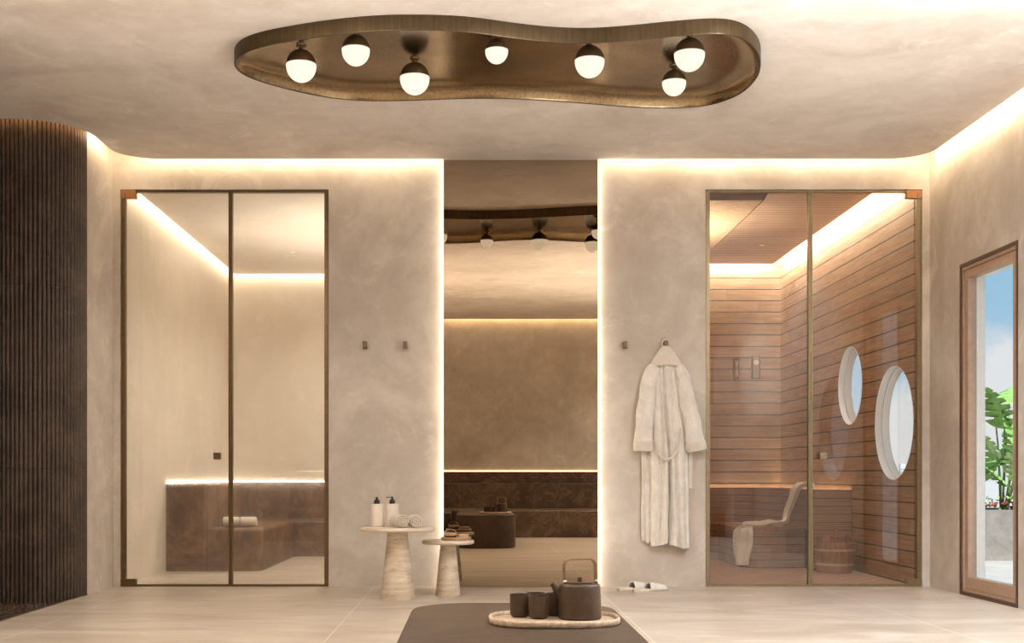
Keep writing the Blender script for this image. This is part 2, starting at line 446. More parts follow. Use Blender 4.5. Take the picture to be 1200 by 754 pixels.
# ---- floors
struct('floor', boxes((XL, XR, -.18, D, -.1, 0), (XL + .02, -.75, D, 12.17, -.1, 0)), M['floor'])
struct('floor_shower', boxes((-4.3, XL, 5.6, 7.75, -.1, -.012)), M['pebble'])
struct('floor_sauna', boxes((1.3, 2.98, D, 12.04, -.1, 0)), M['wood_floor'])
struct('trim_1', boxes((XL - .004, XL + .004, 5.8, 7.69, -.05, .004)), M['bronze'])

# ---- back wall with the two glazed openings
SX0, SX1 = -2.373, -.977       # steam opening
AX0, AX1 = 1.549, 3.0          # sauna opening
OZ = 2.663
struct('wall_back', boxes((XL - .1, SX0, D, D + .10, 0, 3.1), (SX0, SX1, D, D + .10, OZ, 3.1), (SX1, AX0, D, D + .10, 0, 3.1),
                          (AX0, AX1, D, D + .10, OZ, 3.1), (AX1, XR + .1, D, D + .10, 0, 3.1)), M['plaster'])
# ---- left wall (short return beyond the shower niche, and the part nearer the camera)
struct('wall_left', boxes((XL - .10, XL, 7.70, D, 0, 3.1), (XL - .1, XL, -.18, 5.6, 0, 3.1)), M['plaster'])
# ---- shower niche
flat_y, rx, ry = 7.37, .30, .33
rib_path = [(-4.3 + i * .0125, flat_y) for i in range(int((4.3 - 2.72) / .0125))]
rib_path += arc(-2.72, flat_y + ry, rx, -90, 0, 40, ry)
# arclength resample at fine step and press ribs in
def resample(path, step):
    P = [Vector(p) for p in path]; out = [P[0]]; acc = 0
    for a, b in zip(P, P[1:]):
        L = (b - a).length
        if L < 1e-9: continue
        d_ = step - acc
        while d_ <= L:
            out.append(a + (b - a) * (d_ / L)); d_ += step
        acc = (acc + L) % step
    return out
fine = resample(rib_path, .0026)
bm = bmesh.new(); cols = []
n = len(fine)
for i, p in enumerate(fine):
    a = fine[max(0, i - 2)]; b = fine[min(n - 1, i + 2)]; e = (b - a).normalized(); nn = Vector((e.y, -e.x))
    ph = (i * .0026 / .026) % 1.0
    q = p + nn * (.012 * math.sqrt(max(0, 1 - (2 * ph - 1) ** 2)))
    row = [bm.verts.new((q.x, q.y, z)) for z in (-.012, .78, .7835, .787, 1.88, 1.8835, 1.887, 3.095)]
    for k in (2, 5): row[k].co -= Vector((nn.x, nn.y, 0)) * .003
    cols.append(row)
for a, b in zip(cols, cols[1:]):
    for k in range(7): bm.faces.new((a[k], b[k], b[k + 1], a[k + 1]))
back = [bm.verts.new((-4.3, 7.72, z)) for z in (-.012, 3.095)] + [bm.verts.new((XL, 7.72, z)) for z in (-.012, 3.095)]
bm.faces.new(back[0:2] + [back[3], back[2]])
struct('wall_shower', bm, M['ribs'])
struct('wall_shower_side', boxes((-4.4, -4.3, 5.5, 7.75, -.1, 3.1), (-4.4, XL - .1, 5.5, 5.6, 0, 3.1), (-4.3, XL - .1, 7.73, 7.8, 0, 3.1)), M['plaster'])

# ---- right wall with glazed door, porthole and the little high window near the camera
def wall_x(bm, x0, x1, ybreaks, zc0, zc1, rects, holes, seg=64):
    """wall slab between x0 and x1; rects (y0,y1,z0,z1) openings; holes (yc,zc,r,half) round openings; both in separate y-ranges"""
    spans = sorted([(r[0], r[1], 'r', r) for r in rects] + [(h[0] - h[3], h[0] + h[3], 'h', h) for h in holes])
    y = ybreaks[0]
    for a, b, kind, s_ in spans:
        if a > y: box(bm, x0, x1, y, a, zc0, zc1)
        if kind == 'r':
            if s_[2] > zc0: box(bm, x0, x1, a, b, zc0, s_[2])
            box(bm, x0, x1, a, b, s_[3], zc1)
        else:
            yc, zc, r, h = s_
            box(bm, x0, x1, a, b, zc0, zc - h); box(bm, x0, x1, a, b, zc + h, zc1)
            rings = {}
            for X in (x0, x1):
                ci, sq = [], []
                for i in range(seg):
                    th = 2 * PI * i / seg; c, s2 = math.cos(th), math.sin(th); k = h / max(abs(c), abs(s2))
                    ci.append(bm.verts.new((X, yc + r * c, zc + r * s2))); sq.append(bm.verts.new((X, yc + k * c, zc + k * s2)))
                for i in range(seg):
                    j_ = (i + 1) % seg; bm.faces.new((ci[i], ci[j_], sq[j_], sq[i]))
                rings[X] = ci
            for i in range(seg):
                j_ = (i + 1) % seg; bm.faces.new((rings[x0][i], rings[x0][j_], rings[x1][j_], rings[x1][i]))
        y = b
    if y < ybreaks[1]: box(bm, x0, x1, y, ybreaks[1], zc0, zc1)
    return bm
struct('wall_right', wall_x(bmesh.new(), XR, XR + .10, (-.28, D), 0, 3.1, [(6.94, 7.77, 0, 2.067), (.33, .87, 1.66, 2.6)], [(6.12, 1.14, .435, .55)]), M['plaster'])
# ---- rear wall
struct('wall_rear', boxes((-2.52, XR + .1, -.28, -.18, 0, 3.1)), M['plaster'])

# ---- ceiling slab: stops short of the walls, rounded in the corners, follows the ribbed wall
G = .07
edge_left = [(-4.24, flat_y - G)] + [(-2.72, flat_y - G)] + arc(-2.72, flat_y + ry, rx + G, -88, -6, 14, ry + G)
cornerL = arc(XL + G + .27, D - G - .27, .27, 180, 90, 12)
cornerR = arc(XR - G - .25, D - G - .25, .25, 90, 0, 12)
path = edge_left + [(XL + G, 7.75)] + cornerL + cornerR + [(XR - G, -.11)]
poly = [Vector(p) for p in path] + [Vector((XL + G, -.11)), Vector((XL + G, 5.66)), Vector((-4.24, 5.66))]
bm = prism(bmesh.new(), poly, CH, CH + .03)
struct('ceiling', bm, M['ceiling'])
struct('ceiling_upper', boxes((-4.4, XR + .15, -.3, D + .10, 3.1, 3.16)), M['dark_void'])
# upstand that carries the LED line
bm = strip(bmesh.new(), path, 1, .012, CH + .03, CH + .06, -.012)
box(bm, XL + G + .02, XR - G - .02, -.1095, -.100, CH + .03, CH + .06)
struct('trim_2', bm, M['dark_void'])
iL = len(edge_left)
led_left = edge_left
led_main_l = [(XL + G, 7.69)] + cornerL + [(-.23, D - G)]
led_main_r = [(.862, D - G)] + cornerR[:7]
led_right = cornerR[6:] + [(XR - G, -.1)]
def densify(p, step=.15):
    out = [Vector(p[0])]
    for a, b in zip(p, p[1:]):
        a, b = Vector(a), Vector(b); k = max(1, int((b - a).length / step))
        out += [a + (b - a) * (i + 1) / k for i in range(k)]
    return out
def led(name, pth, mat, label, z0=CH + .032, z1=CH + .045, side=1, w=.010, gap=.001):
    pth = densify(pth)
    o = mesh_obj(name, strip(bmesh.new(), pth, side, w, z0, z1, gap), mat); tag(o, label, 'light strip'); return o
led('led_strip', led_left, M['led_orange'], 'amber light line glowing along the top of the dark ribbed wall')
led('led_strip', led_main_l, M['led'], 'warm ceiling light line left of the tall mirror')
led('led_strip', led_main_r, M['led'], 'warm ceiling light line right of the tall mirror, over the robe and sauna')
led('led_strip', led_right, M['led_right'], 'warm ceiling light line on the right wall above the terrace door')
led('led_strip', [(XR - G - .01, -.11), (XL + G + .01, -.11)], M['led'], 'warm ceiling light line on the rear wall seen in the mirror', side=1)
led('led_strip', [(XL + G, -.1), (XL + G, 5.55)], M['led'], 'warm ceiling light line of the left wall near the camera', side=1)

# ---- steam room
SXL, SXR, SY, SH = -2.40, -.75, 12.17, 2.72
struct('wall_steam_room', boxes((SXL - .12, SXL, D + .10, SY + .1, 0, 3.1), (SXL, SXR + .1, SY, SY + .1, 0, 3.1), (SXR, SXR + .1, D + .10, SY, 0, 3.1)), M['steamwall'])
bm = boxes((SXL + .06, SXR, D + .10, SY - .06, SH, SH + .03), (SXL - .12, SXR + .1, D + .10, SY + .1, 2.98, 3.04))
struct('ceiling_steam_room', bm, M['steamwall'])
led('led_strip', [(SXL + .06, D + .14), (SXL + .06, SY - .06)], M['led_steam'], 'light line high on the left wall of the steam room', SH + .032, SH + .046)
led('led_strip', [(SXL + .06, SY - .06), (SXR - .01, SY - .06)], M['led_steam'], 'light line high on the back wall of the steam room', SH + .032, SH + .046)
# ---- sauna
AXL, AXR, AY, AH = 1.3, 2.98, 12.04, 2.79
H1, H2 = (9.82, 1.46, .31, .37), (8.75, 1.12, .42, .45)
bm = boxes((AXL - .1, AXL, D + .10, AY + .1, 0, 3.04), (AXL, AXR + .1, AY, AY + .1, 0, 3.04))
H2 = (8.80, 1.12, .405, .4085)
wall_x(bm, AXR, AXR + .1, (D + .10, AY), 0, 3.04, [], [H1, H2])
struct('wall_sauna', bm, M['wood'])
struct('ceiling_sauna', boxes((AXL, AXR - .10, D + .10, AY - .09, AH, AH + .02)), M['wood_ceiling'])
struct('ceiling_sauna_upper', boxes((AXL - .1, AXR + .1, D + .10, AY + .1, 3.04, 3.08)), M['wood_ceiling'])
led('led_strip', [(AXR - .11, AY - .11), (AXR - .11, D + .14)], M['led_sauna'], 'light line along the top of the sauna wall with the portholes', AH + .022, AH + .05, 1, .02)
led('led_strip', [(AXL + .02, AY - .10), (AXR - .13, AY - .10)], M['led_sauna'], 'light line along the top of the sauna back wall', AH + .022, AH + .05, 1, .02)

# ---- round windows
def porthole(n_, xin, yc, zc, r):
    bm = bmesh.new()     # reveal ring
    seg = 64
    prof = [(xin - .002, r - .001), (xin + .048, r - .002), (xin + .05, r - .010), (xin + .056, r - .010), (xin + .058, r - .004), (xin + .10, r - .02), (xin + .10, r - .001)]
    rings = [[bm.verts.new((x, yc + q * math.cos(2 * PI * i / seg), zc + q * math.sin(2 * PI * i / seg))) for i in range(seg)] for x, q in prof]
    for a, b in zip(rings, rings[1:] + rings[:1]):
        for i in range(seg): bm.faces.new((a[i], a[(i + 1) % seg], b[(i + 1) % seg], b[i]))
    w = struct('window_%d' % n_, bm, M['white_paint'], smooth=True)
    bm = bmesh.new()
    for x in (xin + .088, xin + .094):
        bm.faces.new([bm.verts.new((x, yc + (r - .016) * math.cos(2 * PI * i / seg), zc + (r - .016) * math.sin(2 * PI * i / seg))) for i in range(seg)])
    mesh_obj('pane', bm, M['glass_window'], w)
porthole(1, AXR, H2[0], H2[1], H2[2])
porthole(2, AXR, H1[0], H1[1], H1[2])
porthole(3, XR, 6.12, 1.14, .435)
w = struct('window_4', boxes((XR + .02, XR + .07, .33, .36, 1.66, 2.6), (XR + .02, XR + .07, .84, .87, 1.66, 2.6), (XR + .02, XR + .07, .36, .84, 1.66, 1.69), (XR + .02, XR + .07, .36, .84, 2.57, 2.6)), M['window_frame'])
mesh_obj('pane', boxes((XR + .04, XR + .046, .36, .84, 1.69, 2.57)), M['glass_window'], w)

# ---- terrace door in the right wall
y0, y1, zt = 6.94, 7.77, 2.067
def frame_boxes(x0, x1, ya, yb, za, zb, w, wb=None):
    wb = w if wb is None else wb
    return boxes((x0, x1, ya, ya + w, za, zb), (x0, x1, yb - w, yb, za, zb), (x0, x1, ya + w, yb - w, zb - w, zb), (x0, x1, ya + w, yb - w, za, za + wb))
dr = struct('door_3', frame_boxes(XR - .004, XR + .055, y0, y1, 0, zt, .022), M['window_dark'])
mesh_obj('outer_frame', frame_boxes(XR + .004, XR + .06, y0 + .022, y1 - .022, .022, zt - .022, .02), M['window_frame'], dr)
mesh_obj('sash', frame_boxes(XR + .012, XR + .065, y0 + .045, y1 - .045, .045, zt - .045, .05, .07), M['window_frame'], dr)
mesh_obj('jamb', frame_boxes(XR + .066, XR + .12, y0 + .06, y1 - .06, .05, zt - .06, .03, .05), M['white_paint'], dr)
mesh_obj('pane', boxes((XR + .04, XR + .05, y0 + .09, y1 - .09, .11, zt - .09)), M['glass_window'], dr)

# ---- glass fronts of steam room and sauna
def glass_front(tagn, x0, xm, x1, frame_mat, glass_mat, door_left, top_hinge, low_hinge, knob_mat, midw):
    yf, yb = D + .01, D + .05
    z1 = OZ - .004
    fw = .026
    # fixed pane with the surround
    fx = struct('window_%d' % tagn, boxes((x0, x0 + fw, yf, yb, 0, z1), (x1 - fw, x1, yf, yb, 0, z1), (x0 + fw, x1 - fw, yf, yb, z1 - .012, z1), (x0 + fw, x1 - fw, yf, yb, 0, .014)), frame_mat)
    mesh_obj('mullion', boxes((xm - midw / 2, xm - .003, yf, yb, .014, z1 - .012), (xm + .003, xm + midw / 2, yf + .004, yb, .014, z1 - .012), (xm - .003, xm + .003, yf + .012, yb - .004, .014, z1 - .012)), frame_mat, fx)
    a, b = (xm + midw / 2, x1 - fw) if door_left else (x0 + fw, xm - midw / 2)
    mesh_obj('pane', boxes((a, b, yf + .014, yf + .024, .014, z1 - .012)), glass_mat, fx)
    a, b = (x0 + fw, xm - midw / 2) if door_left else (xm + midw / 2, x1 - fw)
    dn = struct('door_%d' % (1 if door_left else 2), boxes((a, b, yf + .014, yf + .024, .018, z1 - .016)), glass_mat)
    hx = (x0, x0 + .098) if door_left else (x1 - .098, x1)
    h = mesh_obj('hinge', boxes((*hx, yf - .008, yf + .034, z1 - .052, z1 + .002)), top_hinge, dn)
    cx = hx[0] + .027 if door_left else hx[1] - .027
    mesh_obj('hinge_pin', boxes((cx - .002, cx + .002, yf - .0095, yf - .008, z1 - .052, z1 - .022)), M['window_dark'], h)
    mesh_obj('hinge', boxes((*hx, yf - .008, yf + .034, .002, .05)), low_hinge, dn)
    kx = xm - .084 if door_left else xm + .077
    k = mesh_obj('handle', box(bmesh.new(), kx - .024, kx + .024, yf - .03, yf + .002, CZ + .11, CZ + .156, .004), knob_mat, dn)
    mesh_obj('handle_post', boxes((kx - .012, kx + .012, yf + .002, yf + .014, CZ + .121, CZ + .145)), knob_mat, k)
glass_front(5, SX0 + .004, (269.5 - 556) / 175, SX1 - .004, M['bronze'], M['glass_steam'], True, M['copper'], M['bronze'], M['bronze'], .026)
glass_front(6, AX0 + .004, (950.7 - 556) / 175, AX1 - .004, M['gold'], M['glass'], False, M['copper'], M['gold'], M['gold'], .029)

# ================================================================== STONE BENCHES
# steam room bench
t_ = thing('steam_bench', 'brown stone corner bench with raised back inside the steam room', 'bench', (0, 0, 0))
pts = round_poly([(SXL + .002, 9.62), (-2.077, 9.62, .03), (-2.077, 11.85, .05), (SXR - .002, 11.85), (SXR - .002, SY - .002), (SXL + .002, SY - .002)])
mesh_obj('backrest', prism(bmesh.new(), pts, 0, .683, .012), M['steam_stone'], t_, angle=35)
pts = round_poly([(-2.077, 9.625), (-1.66, 9.625, .10), (-1.66, 11.4, .10), (SXR - .002, 11.4), (SXR - .002, 11.85), (-2.03, 11.85), (-2.077, 11.80)])
mesh_obj('seat', prism(bmesh.new(), pts, 0, .338, .035), M['steam_stone'], t_, angle=50)
led('led_strip', [(SXL + .008, 9.64), (SXL + .008, SY - .01)], M['led_steam_low'], 'light line behind the backrest on the left wall of the steam room', .6835, .690, -1, .006, 0)
led('led_strip', [(SXL + .02, SY - .004), (SXR - .01, SY - .004)], M['led_steam_low'], 'light line behind the backrest on the back wall of the steam room', .6835, .690, -1, .006, 0)

# sauna bench
t_ = thing('sauna_bench', 'curved slatted wooden corner bench with raised back inside the sauna', 'bench', (0, 0, 0))
face = [(1.302, 11.72), (1.9, 11.72), (2.2, 11.68), (2.42, 11.56), (2.57, 11.36), (2.64, 11.1), (2.665, 10.8), (2.665, 9.77), (2.685, 9.75)]
pts = [Vector(p) for p in face + [(2.977, 9.75), (2.977, 9.80), (2.942, 9.80), (2.942, 12.0), (1.302, 12.0)]]
mesh_obj('backrest', prism(bmesh.new(), pts, 0, .632), M['wood_bench'], t_)
seat_out = [(2.664, 9.985), (2.5, 9.955), (2.38, 9.95), (2.28, 9.965), (2.21, 10.01), (2.17, 10.1), (2.155, 10.25), (2.16, 10.45), (2.18, 10.65), (2.185, 10.8), (2.16, 10.95), (2.1, 11.08), (2.0, 11.18), (1.85, 11.24), (1.65, 11.27), (1.302, 11.28)]
inner = [(p[0] - (.001 if i > 3 else 0), p[1] - (.001 if i <= 4 else 0)) for i, p in enumerate(face[:-1])]
pts = [Vector(p) for p in seat_out + inner]
mesh_obj('seat', prism(bmesh.new(), pts, 0, .300), M['wood_bench'], t_)
pts2 = ccw([Vector(p) for p in seat_out + inner])
mesh_obj('seat_top', prism(bmesh.new(), pts2, .300, .315, .004), M['wood_seat'], t_)
led('led_strip', [(AXL + .02, AY - .008), (AXR - .012, AY - .008)], M['led_low'], 'light line behind the sauna bench back along the back wall', .585, .60, -1, .018, 0)
led('led_strip', [(AXR - .008, AY - .03), (AXR - .008, 9.81)], M['led_low'], 'light line behind the sauna bench back under the portholes', .585, .60, -1, .018, 0)

# rear bench seen in the mirror
t_ = thing('wall_bench', 'long dark stone bench along the rear wall, seen in the mirror', 'bench', (0, 0, 0))
mesh_obj('seat', prism(bmesh.new(), round_poly([(XL + .005, -.17), (XR - .005, -.17), (XR - .005, 1.62), (XL + .005, 1.62)]), 0, .325, .015), M['stone'], t_)
mesh_obj('backrest', box(bmesh.new(), XL + .005, XR - .005, -.17, .45, .325, .644, .006), M['stone'], t_)
mesh_obj('ledge', box(bmesh.new(), XL + .005, XR - .005, -.178, -.08, .644, .80, .004), M['stone'], t_)
lb = thing('side_bench', 'brown stone side bench left of the low stone table in the mirror', 'bench', (0, 0, 0))
mesh_obj('seat', prism(bmesh.new(), round_poly([(XL + .005, 1.63), (-.27, 1.63), (-.27, 2.5, .1), (XL + .005, 2.5)]), 0, .325, .015), M['stone_bench'], lb)
led('led_strip', [(XL + .01, -.175), (XR - .01, -.175)], M['led_rear'], 'light line above the dark stone bench on the rear wall', .8005, .812, 1, .010, 0)

# ================================================================== MIRROR
t_ = thing('wall_mirror', 'tall bronze-tinted mirror from floor to ceiling between two light lines', 'mirror', (.3085, D, 0))
mesh_obj('mirror_glass', boxes((-.5145, .5145, -.040, -.034, .002, CH + .02)), M['mirror'], t_)
mesh_obj('backing', boxes((-.500, .500, -.034, -.0005, .004, CH + .018)), M['window_dark'], t_)
for s_ in (-1, 1):
    mesh_obj('light_strip', boxes((min(s_ * .501, s_ * .508), max(s_ * .501, s_ * .508), -.030, -.012, .01, CH - .01)), M['led_mirror'], t_)

struct('trim_3', boxes((-.206, .823, D - G, D - .0405, CH, CH + .03)), M['ceiling'])
# ================================================================== CEILING LIGHT
outl = [(274, 78), (276, 70), (283, 63), (300, 56), (322, 51), (345, 47), (380, 41.5), (430, 36.5), (465, 35), (500, 35), (530, 36), (560, 38.5), (600, 44), (640, 48.5), (690, 50.5), (740, 47), (790, 42), (825, 39.5), (848, 39.5), (866, 43), (880, 51), (889, 62), (892, 75), (889, 90), (878, 103), (862, 114), (840, 122), (815, 126.3), (785, 127.5), (755, 127), (720, 125), (680, 121.5), (640, 118.5), (600, 116.5), (560, 116), (520, 117), (480, 118.5), (440, 119.2), (410, 118), (380, 114.5), (350, 108.5), (322, 101.5), (298, 94), (282, 86.5)]
zr = 2.78
base = [Vector(((px - 556) * (zr - CZ) / (558 - py), (zr - CZ) * F / (558 - py))) for px, py in outl]
def catmull(P, k=5):
    out = []; n = len(P)
    for i in range(n):
        p0, p1, p2, p3 = P[i - 1], P[i], P[(i + 1) % n], P[(i + 2) % n]
        for j in range(k):
            t = j / k
            out.append(.5 * ((2 * p1) + (p2 - p0) * t + (2 * p0 - 5 * p1 + 4 * p2 - p3) * t * t + (3 * p1 - p0 - 3 * p2 + p3) * t ** 3))
    return out
def smooth_closed(P, it):
    for _ in range(it): P = [(P[i - 1] + P[i] * 2 + P[(i + 1) % len(P)]) / 4 for i in range(len(P))]
    return P
ol = ccw(smooth_closed(catmull(base, 5), 6))
fc = Vector((sum(p.x for p in ol) / len(ol), sum(p.y for p in ol) / len(ol)))
ol = [p - fc for p in ol]
ring_cache = {}
def off_ring(d_):
    q = ol; steps = max(1, int(d_ / .02)); 
    for _ in range(steps): q = smooth_closed(offset_poly(q, d_ / steps), 1)
    return q
fx = thing('ceiling_light', 'large wavy bronze ceiling light with seven globe lamps', 'ceiling light', (fc.x, fc.y, CH))
bm = bmesh.new(); rings = []
for d_, z in [(0, 0), (0, -.066), (.002, -.070), (.010, -.070), (.013, -.067)]:
    rings.append([bm.verts.new((p.x, p.y, z)) for p in (off_ring(d_) if d_ else ol)])
for a, b in zip(rings, rings[1:]):
    for i in range(len(a)): bm.faces.new((a[i], a[(i + 1) % len(a)], b[(i + 1) % len(a)], b[i]))
mesh_obj('rim', bm, M['bronze_rim'], fx, smooth=True)
bm = bmesh.new(); rings = []
for d_, z in [(.013, -.067), (.020, -.052), (.035, -.036), (.056, -.023), (.082, -.014), (.115, -.009), (.14, -.008)]:
    rings.append([bm.verts.new((p.x, p.y, z)) for p in off_ring(d_)])
for a, b in zip(rings, rings[1:]):
    for i in range(len(a)): bm.faces.new((a[i], a[(i + 1) % len(a)], b[(i + 1) % len(a)], b[i]))
f = bm.faces.new(rings[-1]); f.normal_update(); bmesh.ops.triangulate(bm, faces=[f])
mesh_obj('reflector', bm, M['brass'], fx, smooth=True, angle=60)
PLZ = CH - .008
def globe(px, py, r):
    zc = PLZ - .022 - r * 1.07; d_ = (zc - CZ) * F / (558 - py); X = (px - 556) * d_ / F
    prof_w = [(0, -r * 1.1)] + [(r * math.sin(a), -r * 1.1 * math.cos(a)) for a in [PI * .5 * 1.04 * k / 14 for k in range(1, 15)]]
    bm = lathe(bmesh.new(), prof_w, 40)
    g = mesh_obj('globe', bm, M['globe'], fx, smooth=True, angle=80); g.location = (X - fc.x, d_ - fc.y, zc - CH)
    a0 = PI * .5 * 1.04
    prof = [(r * 1.012 * math.sin(a), -r * 1.07 * math.cos(a)) for a in [a0 + (PI * .985 - a0) * k / 12 for k in range(13)]]
    prof = [(r * .97, -r * 1.07 * math.cos(a0))] + prof + [(.012, r * 1.068), (.012, r * 1.07 + .004)]
    mesh_obj('cap', lathe(bmesh.new(), prof, 40), M['cap'], g, smooth=True, angle=50)
    mesh_obj('neck', lathe(bmesh.new(), [(0, r * 1.04), (.011, r * 1.04), (.011, r * 1.07 + .012), (.024, r * 1.07 + .016), (.026, r * 1.07 + .0215), (0, r * 1.07 + .0215)], 24), M['cap'], g, smooth=True, angle=40)
for a in ((353, 77, .0735), (417, 59, .0665), (486, 92, .0745), (582, 60, .0545), (691, 72, .0715), (808, 64, .0725), (790, 97, .0610)): globe(*a)

# made-up recessed fill lights, added outside the framed part of the ceiling
k_ = 0
for (x, y) in ((-1.7, 1.2), (-1.7, 3.2), (2.35, 1.2), (2.35, 3.2), (-1.7, 5.0), (2.62, 5.35)):
    side_ = 'left' if x < 0 else 'right'
    dl = thing('downlight', 'small added fill lamp, recessed in the ceiling on the %s side, %s from the rear bench' % (side_, {1.2: 'first', 3.2: 'second', 5.0: 'third', 5.35: 'third'}[y]), 'downlight', (x, y, CH))
    mesh_obj('ring', lathe(bmesh.new(), [(.030, -.001), (.034, -.004), (.045, -.004), (.047, 0)], 32), M['bronze'], dl, smooth=True)
    mesh_obj('lens', lathe(bmesh.new(), [(0, -.0012), (.030, -.0012)], 32), M['downlight'], dl)
    L = bpy.data.lights.new('downlight_lamp', 'SPOT'); L.energy = 45 if x < 0 else 150; L.color = (1, .88, .74) if x < 0 else (.90, .95, 1); L.spot_size = math.radians(125); L.spot_blend = .8; L.shadow_soft_size = .03
    lo = bpy.data.objects.new('downlight_lamp', L); COL.objects.link(lo); lo.parent = dl; lo.location = (0, 0, -.04)

# added fill lamps shaped as sconces, out of view, brightening the ceilings
def uplight(x, y, z, dx, label, e=300, col=(1, .92, .82)):
    w = thing('fill_sconce', label, 'added fill light', (x, y, z), math.atan2(dx[1], dx[0]))
    prof = [(0, -.05), (.035, -.045), (.052, 0), (.056, .05), (.053, .05), (.048, 0), (.0, -.02)]
    mesh_obj('bowl', lathe(bmesh.new(), prof, 32), M['bronze'], w, smooth=True, angle=50)
    mesh_obj('bracket', boxes((-.07, -.045, -.03, .03, -.04, .02)), M['bronze'], w)
    L = bpy.data.lights.new('sconce_lamp', 'SPOT'); L.energy = e; L.color = col; L.spot_size = math.radians(150); L.spot_blend = .9; L.shadow_soft_size = .035
    lo = bpy.data.objects.new('sconce_lamp', L); COL.objects.link(lo); lo.parent = w; lo.location = (0, 0, .03); lo.rotation_euler = (PI, 0, 0)
uplight(XL + .07, .55, 1.75, (1, 0), 'added up-facing bronze fill lamp on the left wall beside the rear bench', 16)
uplight(XR - .07, .55, 1.75, (-1, 0), 'added up-facing bronze fill lamp on the right wall beside the rear bench', 16, (1, .95, .88))
def fill_torchiere(x, y, label, e, col=(1, .93, .84)):  # invented floor lamps, unseen, added to brighten the ceiling
    w = thing('floor_lamp', label, 'floor lamp', (x, y, 0), 0, 'added fill lamps beside the framed part of the room')
    mesh_obj('base', lathe(bmesh.new(), [(0, 0), (.14, 0), (.145, .006), (.14, .018), (.02, .024), (0, .024)], 40), M['bronze'], w, smooth=True, angle=40)
    mesh_obj('pole', lathe(bmesh.new(), [(0, .02), (.011, .02), (.011, .96), (0, .96)], 20), M['bronze'], w, smooth=True, angle=40)
    mesh_obj('bowl', lathe(bmesh.new(), [(0, .95), (.05, .96), (.13, 1.01), (.17, 1.08), (.166, 1.08), (.125, 1.015), (.05, .968), (0, .962)], 40), M['bronze'], w, smooth=True, angle=50)
    L = bpy.data.lights.new('uplight_lamp', 'SPOT'); L.energy = e; L.color = col; L.spot_size = math.radians(165); L.spot_blend = .8; L.shadow_soft_size = .06
    lo = bpy.data.objects.new('uplight_lamp', L); COL.objects.link(lo); lo.parent = w; lo.location = (0, 0, 1.07); lo.rotation_euler = (PI, 0, 0)
fill_torchiere(1.95, 3.6, 'added bronze fill lamp with bowl shade right of the low stone table', 255, (.97, .98, 1))
fill_torchiere(-1.40, 3.05, 'added bronze fill lamp with bowl shade left of the low stone table', 145)
def spot(name, label, x, y, z, e, col, size=150, tilt=(0, 0, 0), r=.03):  # made-up ceiling lamps, kept out of view, added as fill
    dl = thing(name, label, 'downlight', (x, y, z))
    mesh_obj('ring', lathe(bmesh.new(), [(.030, -.001), (.034, -.004), (.045, -.004), (.047, 0)], 32), M['bronze'], dl, smooth=True)
    mesh_obj('lens', lathe(bmesh.new(), [(0, -.0012), (.030, -.0012)], 32), M['downlight'], dl)
    L = bpy.data.lights.new(name + '_lamp', 'SPOT'); L.energy = e; L.color = col; L.spot_size = math.radians(size); L.spot_blend = .9; L.shadow_soft_size = r
    lo = bpy.data.objects.new(name + '_lamp', L); COL.objects.link(lo); lo.parent = dl; lo.location = (0, 0, -.04); lo.rotation_euler = tilt
spot('downlight', 'added adjustable ceiling fill lamp right of the wavy light, aimed at the robe wall', 1.95, 5.25, CH, 62, (.93, .96, 1), 120, (math.radians(28), 0, 0))
spot('downlight', 'added adjustable ceiling fill lamp left of the wavy light, aimed at the side tables', -1.05, 5.25, CH, 55, (1, .9, .76), 120, (math.radians(28), 0, 0))
spot('downlight', 'small added fill lamp in the steam room ceiling near the glass', -.85, 9.1, SH, 60, (1, .92, .8))
spot('downlight', 'small added fill lamp in the steam room ceiling near the back wall', -.85, 11.0, SH, 60, (1, .92, .8))
spot('downlight', 'small added fill lamp in the sauna ceiling near the glass', 1.40, 9.1, AH, 45, (1, .9, .78))
uplight(AXL + .07, 9.9, 1.9, (1, 0), 'added up-facing bronze fill lamp inside the sauna', 110, (1, .9, .76))
uplight(SXR - .07, 10.0, 1.35, (-1, 0), 'added up-facing bronze fill lamp inside the steam room', 70, (1, .92, .8))

# ================================================================== OTTOMAN AND TEA THINGS
OZt = .345
ot = thing('stone_ottoman', 'low brown stone table with rounded corners in the foreground', 'table', (.117, 2.9, 0))
pts = round_poly([(-.307, -.9, .19), (.307, -.9, .19), (.307, .99, .19), (-.307, .99, .19)], seg=12)
mesh_obj('block', prism(bmesh.new(), pts, .012, OZt, .014), M['stone_bench'], ot, angle=50)
pts = round_poly([(-.29, -.88, .18), (.29, -.88, .18), (.29, .975, .18), (-.29, .975, .18)], seg=12)
mesh_obj('plinth', prism(bmesh.new(), pts, 0, .012), M['window_dark'], ot)

def stadium(cx, cy_, w, h, seg=20, e=2.6):
    out = []
    for i in range(seg * 4):
        th = 2 * PI * i / (seg * 4); c, s_ = math.cos(th), math.sin(th)
        out.append(Vector((cx + w / 2 * math.copysign(abs(c) ** (2 / e), c), cy_ + h / 2 * math.copysign(abs(s_) ** (2 / e), s_))))
    return out
ty = 3.365
tr = thing('serving_tray', 'oval travertine tray under the teapot and cups', 'tray', (.2165, ty, OZt))
o_ = ccw(stadium(0, 0, .356, .31)); bm = bmesh.new(); rings = []
for d_, z in [(.004, 0), (0, .003), (0, .0150), (.002, .0172), (.005, .018), (.0085, .0165), (.010, .0075)]:
    rings.append([bm.verts.new((p.x, p.y, z)) for p in (offset_poly(o_, d_) if d_ else o_)])
for a, b in zip(rings, rings[1:]):
    for i in range(len(a)): bm.faces.new((a[i], a[(i + 1) % len(a)], b[(i + 1) % len(a)], b[i]))
bm.faces.new(rings[0][::-1]); bm.faces.new(rings[-1])
mesh_obj('tray_body', bm, M['travertine_tray'], tr, angle=60)
TZ = OZt + .0076

